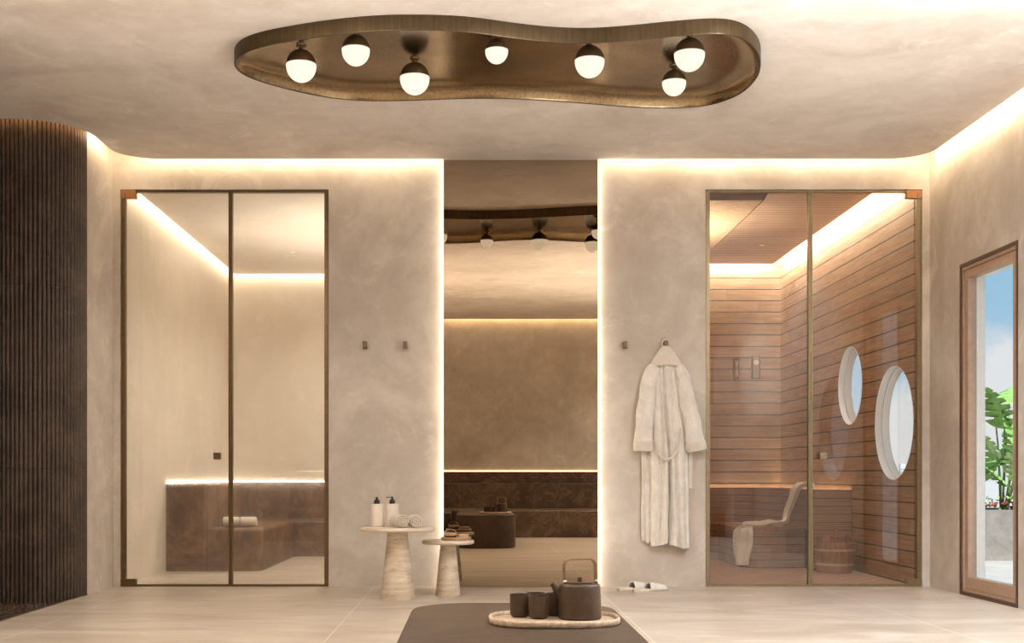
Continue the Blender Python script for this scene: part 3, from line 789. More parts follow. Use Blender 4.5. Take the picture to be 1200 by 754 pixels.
def cup_at(x, y, label, first=[]):
    if not first:
        c = thing('tea_cup', label, 'cup', (x, y, TZ), 0, 'stoneware cups on the tray')
        prof = [(0, 0), (.020, 0), (.0245, .004), (.0265, .012), (.0275, .03), (.0275, .061), (.0270, .0632), (.0262, .063), (.0255, .058), (.025, .012), (.018, .008), (0, .008)]
        mesh_obj('cup_body', lathe(bmesh.new(), prof[:8], 40), M['clay'], c, smooth=True, angle=60)
        mesh_obj('cup_inside', lathe(bmesh.new(), prof[7:], 40), M['clay_in'], c, smooth=True, angle=60)
        first.append(c); return c
    c = copy_tree(first[0]); c.location = (x, y, TZ); c['label'] = label; return c
cup_at(.1255, 3.425, 'leftmost brown stoneware tea cup on the travertine tray')
cup_at(.1755, 3.385, 'front brown tea cup, standing nearest the camera on the tray')
cup_at(.172, 3.462, 'rear brown tea cup, mostly hidden behind the front cup')
cup_at(.2255, 3.455, 'brown tea cup half hidden between front cup and teapot')

tp = thing('teapot', 'brown stoneware teapot with square copper handle on the oval tray', 'teapot', (.288, 3.385, TZ))
prof = [(0, 0), (.055, 0), (.0585, .003), (.0590, .008), (.0580, .045), (.0560, .088), (.0535, .0945), (.050, .0965), (0, .0968)]
def sq(bm, e=2.25):
    for v in bm.verts:
        r = math.hypot(v.co.x, v.co.y)
        if r > 1e-5:
            c, s_ = abs(v.co.x / r), abs(v.co.y / r); k = 1 / (c ** e + s_ ** e) ** (1 / e); v.co.x *= k; v.co.y *= k
    return bm
mesh_obj('pot_body', sq(lathe(bmesh.new(), prof, 56)), M['clay'], tp, smooth=True, angle=50)
ld = mesh_obj('lid', lathe(bmesh.new(), [(0, .0969), (.036, .0969), (.037, .0985), (.034, .100), (0, .101)], 40), M['clay'], tp, smooth=True, angle=40)
mesh_obj('lid_knob', box(bmesh.new(), -.0055, .0055, -.0055, .0055, .1005, .1125, .001), M['wood_dark'], ld)
sp_pts = [(-.050, -.004, .064), (-.058, -.005, .074), (-.066, -.006, .084), (-.072, -.006, .092), (-.077, -.0065, .097)]
mesh_obj('spout', tube(bmesh.new(), sp_pts, .01, 14, rfun=lambda t: .0145 - .0075 * min(1, t * 1.15), up=Vector((0, 1, 0))), M['clay'], tp, smooth=True, angle=50)
hp = [(-.044, .100), (-.0445, .118), (-.045, .140)]
hp += [(-.045 + .018 * (1 - math.cos(a)), .142 + .020 * math.sin(a)) for a in [PI / 2 * k / 6 for k in range(1, 7)]]
hp += [(.024, .1625)] + [(.027 + .018 * math.sin(a), .142 + .020 * math.cos(a)) for a in [PI / 2 * k / 6 for k in range(1, 7)]]
hp += [(.0455, .118), (.046, .098)]
bm = bmesh.new(); rings = []
for i, (x, z) in enumerate(hp):
    a = hp[max(0, i - 1)]; b = hp[min(len(hp) - 1, i + 1)]; e = Vector((b[0] - a[0], b[1] - a[1])).normalized(); nn = Vector((-e.y, e.x)) * .0014
    rings.append([bm.verts.new((x + nn.x, -.009, z + nn.y)), bm.verts.new((x + nn.x, .009, z + nn.y)), bm.verts.new((x - nn.x, .009, z - nn.y)), bm.verts.new((x - nn.x, -.009, z - nn.y))])
for a, b in zip(rings, rings[1:]):
    for k in range(4): bm.faces.new((a[k], a[(k + 1) % 4], b[(k + 1) % 4], b[k]))
bm.faces.new(rings[0][::-1]); bm.faces.new(rings[-1])
hd = mesh_obj('handle', bm, M['copper_band'], tp, angle=30)
hd.rotation_euler = (0, 0, math.radians(14))
for x in (-.0445, .046):
    bm = bmesh.new(); bmesh.ops.create_uvsphere(bm, u_segments=16, v_segments=10, radius=.0062)
    k = mesh_obj('boss', bm, M['steel'], hd, smooth=True); k.location = (x, -.007, .1015)

# ================================================================== SIDE TABLES
def side_table(label, x, y, h, rb, rt, rtop, th):
    t = thing('side_table', label, 'side table', (x, y, 0), 0, 'travertine side tables')
    mesh_obj('pedestal', lathe(bmesh.new(), [(0, 0), (rb - .002, 0), (rb, .003), (rt, h - th - .001), (rt - .002, h - th), (0, h - th)], 64), M['travertine'], t, smooth=True, angle=40)
    mesh_obj('tabletop', lathe(bmesh.new(), [(0, h - th), (rtop - th * .45, h - th)] + [(rtop - th * .45 + th * .45 * math.sin(a), h - th / 2 - th / 2 * math.cos(a)) for a in [PI * k / 8 for k in range(1, 8)]] + [(rtop - th * .45, h), (0, h)], 72), M['travertine'], t, smooth=True, angle=50)
    return t
T1 = (-.464, 7.47, .434); T2 = (-.164, 7.69, .345)
side_table('taller travertine side table with conical foot, holding bottles and rolled towels', T1[0], T1[1], T1[2], .104, .060, .228, .024)
side_table('shorter travertine side table with conical foot, holding wooden bath brushes', T2[0], T2[1], T2[2], .079, .048, .163, .026)

def bottle(x, y, rz, label, first=[]):
    if not first:
        t = thing('pump_bottle', label, 'bottle', (x, y, T1[2]), rz, 'pump bottles on the side table')
        mesh_obj('bottle_body', lathe(bmesh.new(), [(0, 0), (.038, 0), (.0405, .003), (.0408, .01), (.0408, .132), (.0395, .137), (.036, .1385), (0, .1387)], 48), M['bottle'], t, smooth=True, angle=40)
        c = mesh_obj('pump_cap', lathe(bmesh.new(), [(0, .1387), (.0175, .1387), (.018, .141), (.0175, .156), (.013, .163), (.0075, .167), (.006, .172), (.006, .178), (0, .178)], 32), M['black'], t, smooth=True, angle=50)
        mesh_obj('nozzle', tube(bmesh.new(), [(.005, 0, .1785), (-.012, 0, .1785), (-.030, 0, .1778), (-.036, 0, .1755)], .003, 10), M['black'], c, smooth=True, angle=50)
        first.append(t); return
    t = copy_tree(first[0]); t.location = (x, y, T1[2]); t.rotation_euler = (0, 0, rz); t['label'] = label
bottle(-.594, 7.54, math.radians(82), 'left cream bottle with black pump, its nozzle pointing forward')
bottle(-.503, 7.57, math.radians(4), 'right cream bottle with black pump, nozzle pointing left, behind the towel')

# rolled towels: a soft cylinder whose ends show the coiled layers as a spiral groove
def roll_bm(R, L, turns=3.4):
    bm = bmesh.new(); A, N = 72, 34
    def groove(q, a):
        f = (q * turns - a / (2 * PI)) % 1.0
        return max(0.0, 1 - abs(f - .5) / .22)
    ends = []
    for sg in (-1, 1):
        c0 = bm.verts.new((0, sg * (L / 2 - .010), 0)); rr = []
        for k in range(1, N + 1):
            q = k / N; ring = []
            for i in range(A):
                a = 2 * PI * i / A; r = R * q; edge = .006 * max(0, q - .86) / .14
                y = L / 2 - edge - (.011 * groove(q, a) if q < .95 else 0)
                ring.append(bm.verts.new((r * math.cos(a), sg * y, r * math.sin(a) * (.97 if math.sin(a) < 0 else 1))))
            rr.append(ring)
        for i in range(A): bm.faces.new((c0, rr[0][i], rr[0][(i + 1) % A]))
        for k, (a_, b_) in enumerate(zip(rr, rr[1:])):
            for i in range(A):
                f = bm.faces.new((a_[i], a_[(i + 1) % A], b_[(i + 1) % A], b_[i]))
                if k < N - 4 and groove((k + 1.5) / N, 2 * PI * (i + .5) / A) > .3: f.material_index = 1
        ends.append(rr[-1])
    prev = ends[0]
    for k in range(1, 5):
        y = -L / 2 + .006 + (L - .012) * k / 5
        nxt = [bm.verts.new((v.co.x * 1.03, y, v.co.z * 1.03)) for v in ends[0]]
        for i in range(A): bm.faces.new((prev[i], prev[(i + 1) % A], nxt[(i + 1) % A], nxt[i]))
        prev = nxt
    for i in range(A): bm.faces.new((prev[i], prev[(i + 1) % A], ends[1][(i + 1) % A], ends[1][i]))
    return bm
R_ = .0375
tw = mesh_obj('rolled_towel', roll_bm(R_, .15), [M['towel'], M['towel_groove_shade']], smooth=True, angle=50)
tw.location = (-.452, 7.415, T1[2] + R_); tw.rotation_euler = (0, 0, math.radians(24))
tag(tw, 'left rolled cream towel on the taller side table, in front of a bottle', 'rolled towel', 'rolled towels on the side table')
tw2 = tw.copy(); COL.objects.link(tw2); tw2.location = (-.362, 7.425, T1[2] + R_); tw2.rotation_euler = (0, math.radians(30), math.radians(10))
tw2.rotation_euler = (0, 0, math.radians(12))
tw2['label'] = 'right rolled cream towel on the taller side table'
# towels on steam bench (tied with a ribbon)
SZs = .338
for i, x in enumerate((-1.925, -1.79)):
    tw3 = mesh_obj('rolled_towel', roll_bm(.040, .128), [M['towel'], M['towel_groove_shade']], smooth=True, angle=50) if i == 0 else tw3.copy()
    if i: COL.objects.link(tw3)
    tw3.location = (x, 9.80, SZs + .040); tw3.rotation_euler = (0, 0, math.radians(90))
    tag(tw3, ('left' if i == 0 else 'right') + ' one of two rolled towels lying end to end on the steam room bench', 'rolled towel', 'rolled towels in the steam room')

# bath brushes on the small table
z = T2[2]
bd = thing('wooden_dish', 'round flat wooden board carrying the bath brushes on the shorter table', 'board', (-.113, 7.66, z))
mesh_obj('board', lathe(bmesh.new(), [(0, 0), (.088, 0), (.0925, .004), (.0935, .018), (.091, .020), (.086, .0185), (0, .018)], 56), M['wood_mid'], bd, smooth=True, angle=50)
zb = z + .0188
bb = thing('bath_brush', 'round wooden bath brush with dark bristles and a looped strap', 'brush', (-.148, 7.64, zb))
mesh_obj('bristles', lathe(bmesh.new(), [(0, 0), (.034, 0), (.036, .010), (0, .010)], 40), M['bristle'], bb)
mesh_obj('brush_back', lathe(bmesh.new(), [(0, .010), (.037, .010), (.040, .014), (.039, .022), (.034, .025), (0, .0255)], 40), M['wood_mid'], bb, smooth=True, angle=50)
mesh_obj('strap', tube(bmesh.new(), [(.040 * math.cos(a), -.004, .014 + .036 * math.sin(a)) for a in [PI * k / 20 for k in range(21)]], .0016, 8, flat=4.5, up=Vector((0, 1, 0))), M['towel'], bb, smooth=True, angle=60)
b2 = thing('nail_brush', 'small pale oval wooden brush right of the strapped brush', 'brush', (-.070, 7.665, zb))
mesh_obj('bristles', lathe(bmesh.new(), [(0, 0), (.032, 0), (.033, .006), (0, .006)], 32, sy=.55), M['towel'], b2)
mesh_obj('brush_back', lathe(bmesh.new(), [(0, .006), (.034, .006), (.037, .010), (.035, .016), (.028, .0185), (0, .019)], 40, sy=.6), M['wood_light'], b2, smooth=True, angle=50)

# ================================================================== HOOKS
for (px, lab) in ((428, 'left bronze wall hook beside the steam room'), (475, 'bronze wall hook left of the mirror, nearest its edge'), (732, 'bronze wall hook between mirror and robe'), (779.5, 'bronze wall hook holding the robe')):
    h = thing('wall_hook', lab, 'hook', ((px - 556) / 175, D, 1.617), 0, 'bronze wall hooks')
    mesh_obj('peg', box(bmesh.new(), -.014, .014, -.055, -.008, -.023, .023, .003), M['bronze'], h)
    mesh_obj('base_plate', box(bmesh.new(), -.011, .011, -.008, 0, -.019, .019, .001), M['bronze'], h)

# ================================================================== ROBE
rb = thing('bath_robe', 'cream fleece bathrobe hanging from a wall hook', 'robe', (1.277, D, 0))
def lerp_tab(tab, v):
    for (a, b), (c, d_) in zip(tab, tab[1:]):
        if (a - v) * (c - v) <= 0: return b + (d_ - b) * ((v - a) / (c - a) if c != a else 0)
    return tab[0][1] if abs(v - tab[0][0]) < abs(v - tab[-1][0]) else tab[-1][1]
# body: x half-widths and centre by height (local x, metres)
Ltab = [(1.50, -.095), (1.44, -.125), (1.3, -.115), (1.05, -.105), (.9, -.105), (.6, -.10), (.285, -.10)]
Rtab = [(1.50, .085), (1.44, .115), (1.3, .115), (1.05, .125), (.9, .145), (.6, .15), (.285, .155)]
bm = bmesh.new(); seg = 150; rows = 80; grid = []
for j in range(rows + 1):
    t = j / rows; zz = 1.50 - 1.215 * t; xl, xr = lerp_tab(Ltab, zz), lerp_tab(Rtab, zz); cx, hw = (xl + xr) / 2, (xr - xl) / 2
    row = []
    for i in range(seg):
        th = 2 * PI * i / seg; c, s_ = math.cos(th), math.sin(th); x = cx + hw * c
        dep = .030 + .022 * min(1, t * 2)
        if s_ >= 0:      # front
            fold = .0
            amp = .35 + .65 * min(1, t * 1.3)
            for (x0, w, a) in ((-.012, .008, -.036), (.032, .010, -.018), (-.052, .012, -.016), (.010, .016, .010), (-.032, .012, .012), (.062, .016, .008), (.09, .012, -.014), (-.082, .010, -.010)):
                xx = x - (cx + x0 + .012 * math.sin(zz * 3 + x0 * 40) + .02 * t * (x0 / .05)); fold += 1.55 * a * amp * math.exp(-(xx / w) ** 2)
            nz = .007 * mnoise.noise(Vector((x * 18, zz * 7, 3))) + .004 * mnoise.noise(Vector((x * 45, zz * 22, 8)))
            y = -.030 - dep * (s_ ** .45) - fold * (s_ ** .5) - nz
        else:
            y = -.030 + .022 * (-s_) ** .5
        zo = .012 * math.sin(x * 30 + 1) * (1 if t > .99 else 0)
        if t > .9: zo += .022 * (t - .9) * 10 * (1 if x > cx - .012 else 0) * -.6
        row.append(bm.verts.new((x, min(y, -.006), zz + zo)))
    grid.append(row)
for a, b in zip(grid, grid[1:]):
    for i in range(seg): bm.faces.new((a[i], a[(i + 1) % seg], b[(i + 1) % seg], b[i]))
bm.faces.new(grid[0]); bm.faces.new(grid[-1][::-1])
mesh_obj('body', bm, M['fleece'], rb, smooth=True, angle=70)
# back layer peeking out on the left
bm = bmesh.new(); grid = []
for j in range(41):
    t = j / 40; zz = .92 - .62 * t; row = []
    for i in range(13):
        x = -.158 + .07 * i / 12 + .004 * math.sin(zz * 11); row.append(bm.verts.new((x, -.020 - .007 * math.sin(i * 1.1 + zz * 4), zz + .01 * math.sin(i * .7))))
    grid.append(row)
for a, b in zip(grid, grid[1:]):
    for i in range(12): bm.faces.new((a[i], a[i + 1], b[i + 1], b[i]))
bl = mesh_obj('back_panel', bm, M['fleece'], rb, smooth=True, angle=70); md = bl.modifiers.new('s', 'SOLIDIFY'); md.thickness = .010; md.offset = 0
# sleeves
def sleeve(pts, rtab, sgn):
    P = [Vector(p) for p in pts]; bm = bmesh.new(); n = 48; seg = 40; rings = []
    def at(t):
        q = t * (len(P) - 1); i = min(int(q), len(P) - 2); f = q - i
        p0, p1, p2, p3 = P[max(0, i - 1)], P[i], P[i + 1], P[min(len(P) - 1, i + 2)]
        return .5 * ((2 * p1) + (p2 - p0) * f + (2 * p0 - 5 * p1 + 4 * p2 - p3) * f * f + (3 * p1 - p0 - 3 * p2 + p3) * f ** 3)
    for j in range(n + 1):
        t = j / n; p = at(t); e = (at(min(1, t + .02)) - at(max(0, t - .02))).normalized(); u = Vector((0, 1, 0)).cross(e).normalized() * -1; w = Vector((0, 1, 0))
        r = lerp_tab(rtab, t); row = []
        for k in range(seg):
            a = 2 * PI * k / seg; rr = 1 + .17 * mnoise.noise(Vector((math.cos(a) * 1.6, math.sin(a) * 1.6, t * 6 + sgn * 9))) + .05 * mnoise.noise(Vector((math.cos(a) * 4, math.sin(a) * 4, t * 16)))
            q = p + u * r * math.cos(a) * rr + w * .036 * math.sin(a) * rr
            row.append(bm.verts.new((q.x, min(q.y, -.004), q.z)))
        rings.append(row)
    for a, b in zip(rings, rings[1:]):
        for k in range(seg): bm.faces.new((a[k], a[(k + 1) % seg], b[(k + 1) % seg], b[k]))
    bm.faces.new(rings[0][::-1]); bm.faces.new(rings[-1])
    o = mesh_obj('sleeve', bm, M['fleece'], rb, smooth=True, angle=70)
    # cuff
    p1, p0 = at(1.0), at(.86); e = (p1 - p0).normalized(); u = Vector((0, 1, 0)).cross(e).normalized() * -1
    bm = bmesh.new(); rings = []
    for (s_, k2) in ((0, .96), (.006, 1.06), (.03, 1.10), (.058, 1.08), (.066, 1.0), (.066, .9), (.045, .88)):
        p = p1 - e * (.048 - s_) + Vector((0, 0, 0)); row = []
        for k in range(seg):
            a = 2 * PI * k / seg; q = p + u * (rtab[-1][1] * k2) * math.cos(a) + Vector((0, 1, 0)) * .041 * k2 * math.sin(a)
            row.append(bm.verts.new((q.x, min(q.y, -.002), q.z)))
        rings.append(row)
    for a, b in zip(rings, rings[1:]):
        for k in range(seg): bm.faces.new((a[k], a[(k + 1) % seg], b[(k + 1) % seg], b[k]))
    mesh_obj('cuff', bm, M['towel'], rb, smooth=True, angle=60)
sleeve([(-.075, -.050, 1.475), (-.115, -.062, 1.38), (-.137, -.068, 1.22), (-.150, -.070, 1.06), (-.155, -.066, .925)], [(0, .035), (.2, .052), (.6, .058), (1, .062)], 1)
sleeve([(.075, -.050, 1.475), (.110, -.062, 1.38), (.140, -.068, 1.22), (.172, -.070, 1.06), (.196, -.066, .925)], [(0, .035), (.2, .052), (.6, .060), (1, .066)], 2)
# collar: draped shawl, narrow at the hook and widening over the shoulders
bm = bmesh.new(); rows = []
for j in range(15):
    t = j / 14; zz = 1.605 - .115 * t; hw = .018 + .098 * t ** .8; row = []
    for i in range(33):
        u = -1 + 2 * i / 32; x = u * hw; droop = .028 * u * u * t
        row.append(bm.verts.new((x, -.030 - .048 * math.sqrt(max(0, 1 - u * u * .92)) * (.6 + .4 * t) - .003 * mnoise.noise(Vector((x * 60, zz * 40, 1))), zz - droop)))
    rows.append(row)
for a, b in zip(rows, rows[1:]):
    for i in range(32): bm.faces.new((a[i], a[i + 1], b[i + 1], b[i]))
cl = mesh_obj('collar', bm, M['towel'], rb, smooth=True, angle=70); md = cl.modifiers.new('s', 'SOLIDIFY'); md.thickness = .014; md.offset = 0
mesh_obj('collar_edge', tube(bmesh.new(), [(-.122 + .244 * i / 20, -.036 - .044 * math.sqrt(max(0, 1 - (i / 10 - 1) ** 2 * .92)), 1.488 - .03 * (i / 10 - 1) ** 2) for i in range(21)], .009, 12), M['towel'], rb, smooth=True)
mesh_obj('lapel', tube(bmesh.new(), [(-.112, -.05, 1.475), (-.125, -.055, 1.455), (-.137, -.055, 1.432)], .012, 10, flat=.5), M['towel'], rb, smooth=True)
mesh_obj('hanging_loop', tube(bmesh.new(), [(.024 * math.cos(a), -.026, 1.622 + .034 * math.sin(a)) for a in [PI * (-.15 + 1.3 * k / 16) for k in range(17)]], .0055, 8, up=Vector((0, 1, 0))), M['towel'], rb, smooth=True)
# belt
bp = [(-.078, -.085, 1.10), (-.076, -.090, 1.00), (-.066, -.096, .915), (-.040, -.102, .868), (-.005, -.108, .850), (.030, -.106, .862), (.062, -.102, .905), (.085, -.096, .975), (.098, -.09, 1.06)]
mesh_obj('belt', tube(bmesh.new(), bp, .0095, 10, flat=.45, up=Vector((0, 1, 0))), M['towel'], rb, smooth=True)
for x, z0, z1 in ((-.145, .93, .70), (.163, .90, .66)):
    mesh_obj('belt_end', box(bmesh.new(), x - .014, x + .014, -.045, -.037, z1, z0, .003), M['towel'], rb)

# ================================================================== SLIPPERS
def slipper_parts(t):
    L, n = .265, 28
    def half(s_):   # outline half width along the foot
        return .030 + .014 * math.sin(min(1, s_ * 1.25) * PI * .62) - (.03 * max(0, s_ - .86) / .14 * .8) - (.018 * max(0, .1 - s_) / .1)
    bm = bmesh.new(); rows = []
    for z_, k in ((0, .93), (.004, 1), (.014, 1), (.018, .95)):
        ring = [bm.verts.new((L * i / n, half(i / n) * k, z_)) for i in range(n + 1)] + [bm.verts.new((L * i / n, -half(i / n) * k, z_)) for i in range(n, -1, -1)]
        rows.append(ring)
    for a, b in zip(rows, rows[1:]):
        for i in range(len(a)): bm.faces.new((a[i], a[(i + 1) % len(a)], b[(i + 1) % len(a)], b[i]))
    bm.faces.new(rows[0][::-1]); bm.faces.new(rows[-1])
    mesh_obj('sole', bm, M['sole'], t, smooth=True, angle=50)
    bm = bmesh.new(); rows = []
    for i in range(14):
        s_ = .46 + .46 * i / 13; h = .048 - .022 * (i / 13) ** 1.5; w = half(s_) * 1.04
        rows.append([bm.verts.new((L * s_ - .015 * abs(math.cos(PI * k / 14)) * (1 - i / 13), w * math.cos(PI * k / 14), .010 + h * math.sin(PI * k / 14))) for k in range(15)])
    for a, b in zip(rows, rows[1:]):
        for k in range(14): bm.faces.new((a[k], a[k + 1], b[k + 1], b[k]))
    u = mesh_obj('upper', bm, M['fleece'], t, smooth=True, angle=70); md = u.modifiers.new('s', 'SOLIDIFY'); md.thickness = .006
    bm = bmesh.new()
    rows = [[bm.verts.new((L * i / n, sg * half(i / n) * .86, .0185)) for sg in (-1, 1)] for i in range(12, n - 4)]
    for a, b in zip(rows, rows[1:]): bm.faces.new((a[0], a[1], b[1], b[0]))
    mesh_obj('opening_shade', bm, M['clay_in'], t)  # dark sheet under the upper, paints the shade inside the opening
sl = thing('slipper', 'rear cream open-heeled slipper on the floor under the robe', 'slipper', (.925, 7.975, 0), math.radians(30), 'slippers')
slipper_parts(sl)
s2 = copy_tree(sl); s2.location = (1.015, 7.90, 0); s2.rotation_euler = (0, 0, math.radians(28)); s2['label'] = 'front cream open-heeled slipper, nearer the camera, under the robe'

# ================================================================== SAUNA CONTENTS
bk = thing('sauna_bucket', 'wooden sauna bucket with metal hoops and two lugs', 'bucket', (2.78, 9.56, 0))
prof = [(0, .004), (.128, .004), (.130, .0), (.133, .002), (.152, .225), (.150, .228), (.140, .228), (.124, .03), (0, .03)]
bm = lathe(bmesh.new(), prof, 72)
for v in bm.verts:
    r = math.hypot(v.co.x, v.co.y)
    if r > .1:
        a = (math.atan2(v.co.y, v.co.x) / (2 * PI) * 18) % 1; k = 1 - .012 * (1 if a < .09 or a > .91 else 0); v.co.x *= k; v.co.y *= k
mesh_obj('staves', bm, M['wood_bucket'], bk, angle=20)
for zz in (.055, .165):
    r = .133 + .019 * zz / .225
    mesh_obj('hoop', lathe(bmesh.new(), [(r, zz), (r + .004, zz), (r + .0055, zz + .016), (r + .0015, zz + .016), (r, zz)], 64), M['wood_light'], bk, smooth=True, angle=40)
for s_ in (-1, 1):
    bm = bmesh.new()   # lug with a round hole
    seg = 24; oo, ii = [], []
    for k in range(seg):
        a = 2 * PI * k / seg; c, s3 = math.cos(a), math.sin(a); q = 1 / max(abs(c) ** 6 + abs(s3) ** 6, 1e-9) ** (1 / 6)
        oo.append((c * .036 * q, s3 * .036 * q)); ii.append((c * .013, s3 * .013))
    L_ = []
    for y in (-.008, .008): L_.append(([bm.verts.new((p[0], y, p[1])) for p in oo], [bm.verts.new((p[0], y, p[1])) for p in ii]))
    for k in range(seg):
        j_ = (k + 1) % seg
        for (o1, i1) in L_: bm.faces.new((o1[k], o1[j_], i1[j_], i1[k]))
        bm.faces.new((L_[0][0][k], L_[0][0][j_], L_[1][0][j_], L_[1][0][k])); bm.faces.new((L_[0][1][k], L_[0][1][j_], L_[1][1][j_], L_[1][1][k]))
    lg = mesh_obj('lug', bm, M['wood_bucket'], bk); lg.location = (s_ * .098, -.085 if s_ < 0 else -.06, .252); lg.rotation_euler = (0, 0, s_ * .5)
ldl = thing('ladle', 'wooden ladle handle standing in the sauna bucket', 'ladle', (2.785, 9.56, .032))
bm = tube(bmesh.new(), [(-.01, .02, .02), (0, 0, .15), (.004, -.005, .325)], .011, 12, flat=.7, rfun=lambda t: .009 + .006 * t)
mesh_obj('ladle_handle', bm, M['wood_plain'], ldl, smooth=True, angle=50)
mesh_obj('ladle_bowl', lathe(bmesh.new(), [(0, .001), (.03, .002), (.042, .03), (.040, .031), (.028, .006), (0, .005)], 28), M['wood_plain'], ldl, smooth=True)

# cream cloth over backrest, seat and front edge
cl_pts = [((2.74, 10.08, .640), (.0, .10, 0)), ((2.70, 10.10, .650), (.0, .10, 0)), ((2.655, 10.12, .636), (.0, .095, 0)), ((2.632, 10.14, .56), (.0, .09, 0)), ((2.600, 10.16, .46), (.0, .08, 0)), ((2.575, 10.15, .375), (.01, .085, 0)),
          ((2.53, 10.13, .338), (.02, .09, 0)), ((2.46, 10.12, .334), (.02, .085, 0)), ((2.40, 10.11, .345), (.02, .08, 0)), ((2.33, 10.10, .332), (.03, .085, 0)), ((2.26, 10.08, .332), (.05, .08, 0)), ((2.20, 10.02, .328), (.065, .055, 0)),
          ((2.168, 9.975, .312), (.075, .030, 0)), ((2.158, 9.955, .27), (.075, .020, 0)), ((2.155, 9.95, .18), (.074, .016, 0)), ((2.148, 9.945, .10), (.066, .012, 0)), ((2.150, 9.94, .025), (.062, .010, 0))]
bm = bmesh.new(); n = 90; rows = []
C = [Vector(p) for p, w in cl_pts]; Wv = [Vector(w) for p, w in cl_pts]
def cr(P, t):
    q = t * (len(P) - 1); i = min(int(q), len(P) - 2); f = q - i
    p0, p1, p2, p3 = P[max(0, i - 1)], P[i], P[i + 1], P[min(len(P) - 1, i + 2)]
    return .5 * ((2 * p1) + (p2 - p0) * f + (2 * p0 - 5 * p1 + 4 * p2 - p3) * f * f + (3 * p1 - p0 - 3 * p2 + p3) * f ** 3)
for j in range(n + 1):
    t = j / n; p = cr(C, t); w = cr(Wv, t); e = (cr(C, min(1, t + .01)) - cr(C, max(0, t - .01))).normalized(); nn = e.cross(w).normalized()
    if nn.z < -.2 or (abs(nn.z) < .5 and nn.y > .3) or (abs(nn.z) < .5 and abs(nn.y) < .5 and nn.x > 0): nn = -nn
    row = []
    for i in range(25):
        u = -1 + i / 12; rip = (.007 if t > .66 else .017) * (1 + math.sin(u * 7.5 + t * 9 + 1.6 * math.sin(t * 13))) + .004 * mnoise.noise(Vector((u * 3, t * 22, 2)))
        q = p + w * u * (1 + .12 * math.sin(t * 17)) + nn * (rip + .002)
        row.append(bm.verts.new(q))
    rows.append(row)
for a, b in zip(rows, rows[1:]):
    for i in range(24): bm.faces.new((a[i], a[i + 1], b[i + 1], b[i]))
clo = mesh_obj('linen_cloth', bm, M['linen'], smooth=True, angle=80)
md = clo.modifiers.new('s', 'SOLIDIFY'); md.thickness = .008; md.offset = .6
tag(clo, 'long cream cloth draped over the sauna bench back, seat and front edge', 'cloth')

# sand timer and hygrometer
AYf = AY
st = thing('sand_timer', 'narrow wall-mounted sand timer on the sauna back wall', 'sand timer', (2.545, AYf, 1.785))
mesh_obj('backboard', box(bmesh.new(), -.029, .029, -.022, 0, -.10, .10, .003), M['wood_dark'], st)
mesh_obj('hourglass', lathe(bmesh.new(), [(0, -.07), (.012, -.07), (.014, -.05), (.009, -.02), (.003, 0), (.009, .02), (.014, .05), (.012, .07), (0, .07)], 20), M['dial'], st, smooth=True).location = (0, -.034, 0)
for q in (-.076, .076): mesh_obj('holder', boxes((-.02, .02, -.05, -.022, q - .006, q + .006)), M['wood_plain'], st)
hy = thing('hygrometer', 'wooden board with grey plate and round dial on the sauna back wall', 'gauge', (2.735, AYf, 1.80))
mesh_obj('board', box(bmesh.new(), -.044, .044, -.02, 0, -.112, .112, .003), M['wood_dark'], hy)
mesh_obj('plate', box(bmesh.new(), -.028, .028, -.026, -.02, -.108, .108, .002), M['plate_grey'], hy)
g = mesh_obj('dial', lathe(bmesh.new(), [(0, 0), (.024, 0), (.026, .003), (.026, .008), (.0, .009)], 32), M['dial'], hy, smooth=True, angle=40)
g.location = (0, -.026, .045); g.rotation_euler = (PI / 2, 0, 0)
# dropped ceiling panel in the sauna
pn = thing('ceiling_panel', 'dropped wooden panel with dark bevelled edge under the sauna ceiling', 'panel', (1.70, 9.835, AH))
pts = [Vector(p) for p in ((-.38, -.915), (.38, -.915), (.38, .915), (-.38, .915))]
mesh_obj('panel_board', prism(bmesh.new(), pts, -.06, -.045), M['wood_light'], pn)
bm = bmesh.new()
q0, q1 = offset_poly(pts, -.035), offset_poly(pts, .01)
a = [bm.verts.new((p.x, p.y, -.005)) for p in q0]; b = [bm.verts.new((p.x, p.y, -.06)) for p in offset_poly(pts, -.006)]; c = [bm.verts.new((p.x, p.y, -.0)) for p in q1]
for i in range(4):
    bm.faces.new((a[i], a[(i + 1) % 4], b[(i + 1) % 4], b[i])); bm.faces.new((a[i], a[(i + 1) % 4], c[(i + 1) % 4], c[i]))
mesh_obj('panel_edge', bm, M['wood_dark'], pn)

# ================================================================== OUTSIDE
struct('terrace', boxes((XR + .1, 12, -2, 18, -.12, -.02)), M['terrace'])
pl = thing('planter', 'long grey concrete planter on the terrace', 'planter', (5.3, 11.5, -.02))
mesh_obj('trough', boxes((-1.3, 1.6, -.4, -.34, 0, .457), (-1.3, 1.6, .34, .4, 0, .457), (-1.3, -1.24, -.34, .34, 0, .457), (1.54, 1.6, -.34, .34, 0, .457), (-1.24, 1.54, -.34, .34, 0, .05)), M['concrete'], pl)
mesh_obj('soil', boxes((-1.24, 1.54, -.34, .34, .05, .42)), M['soil'], pl)

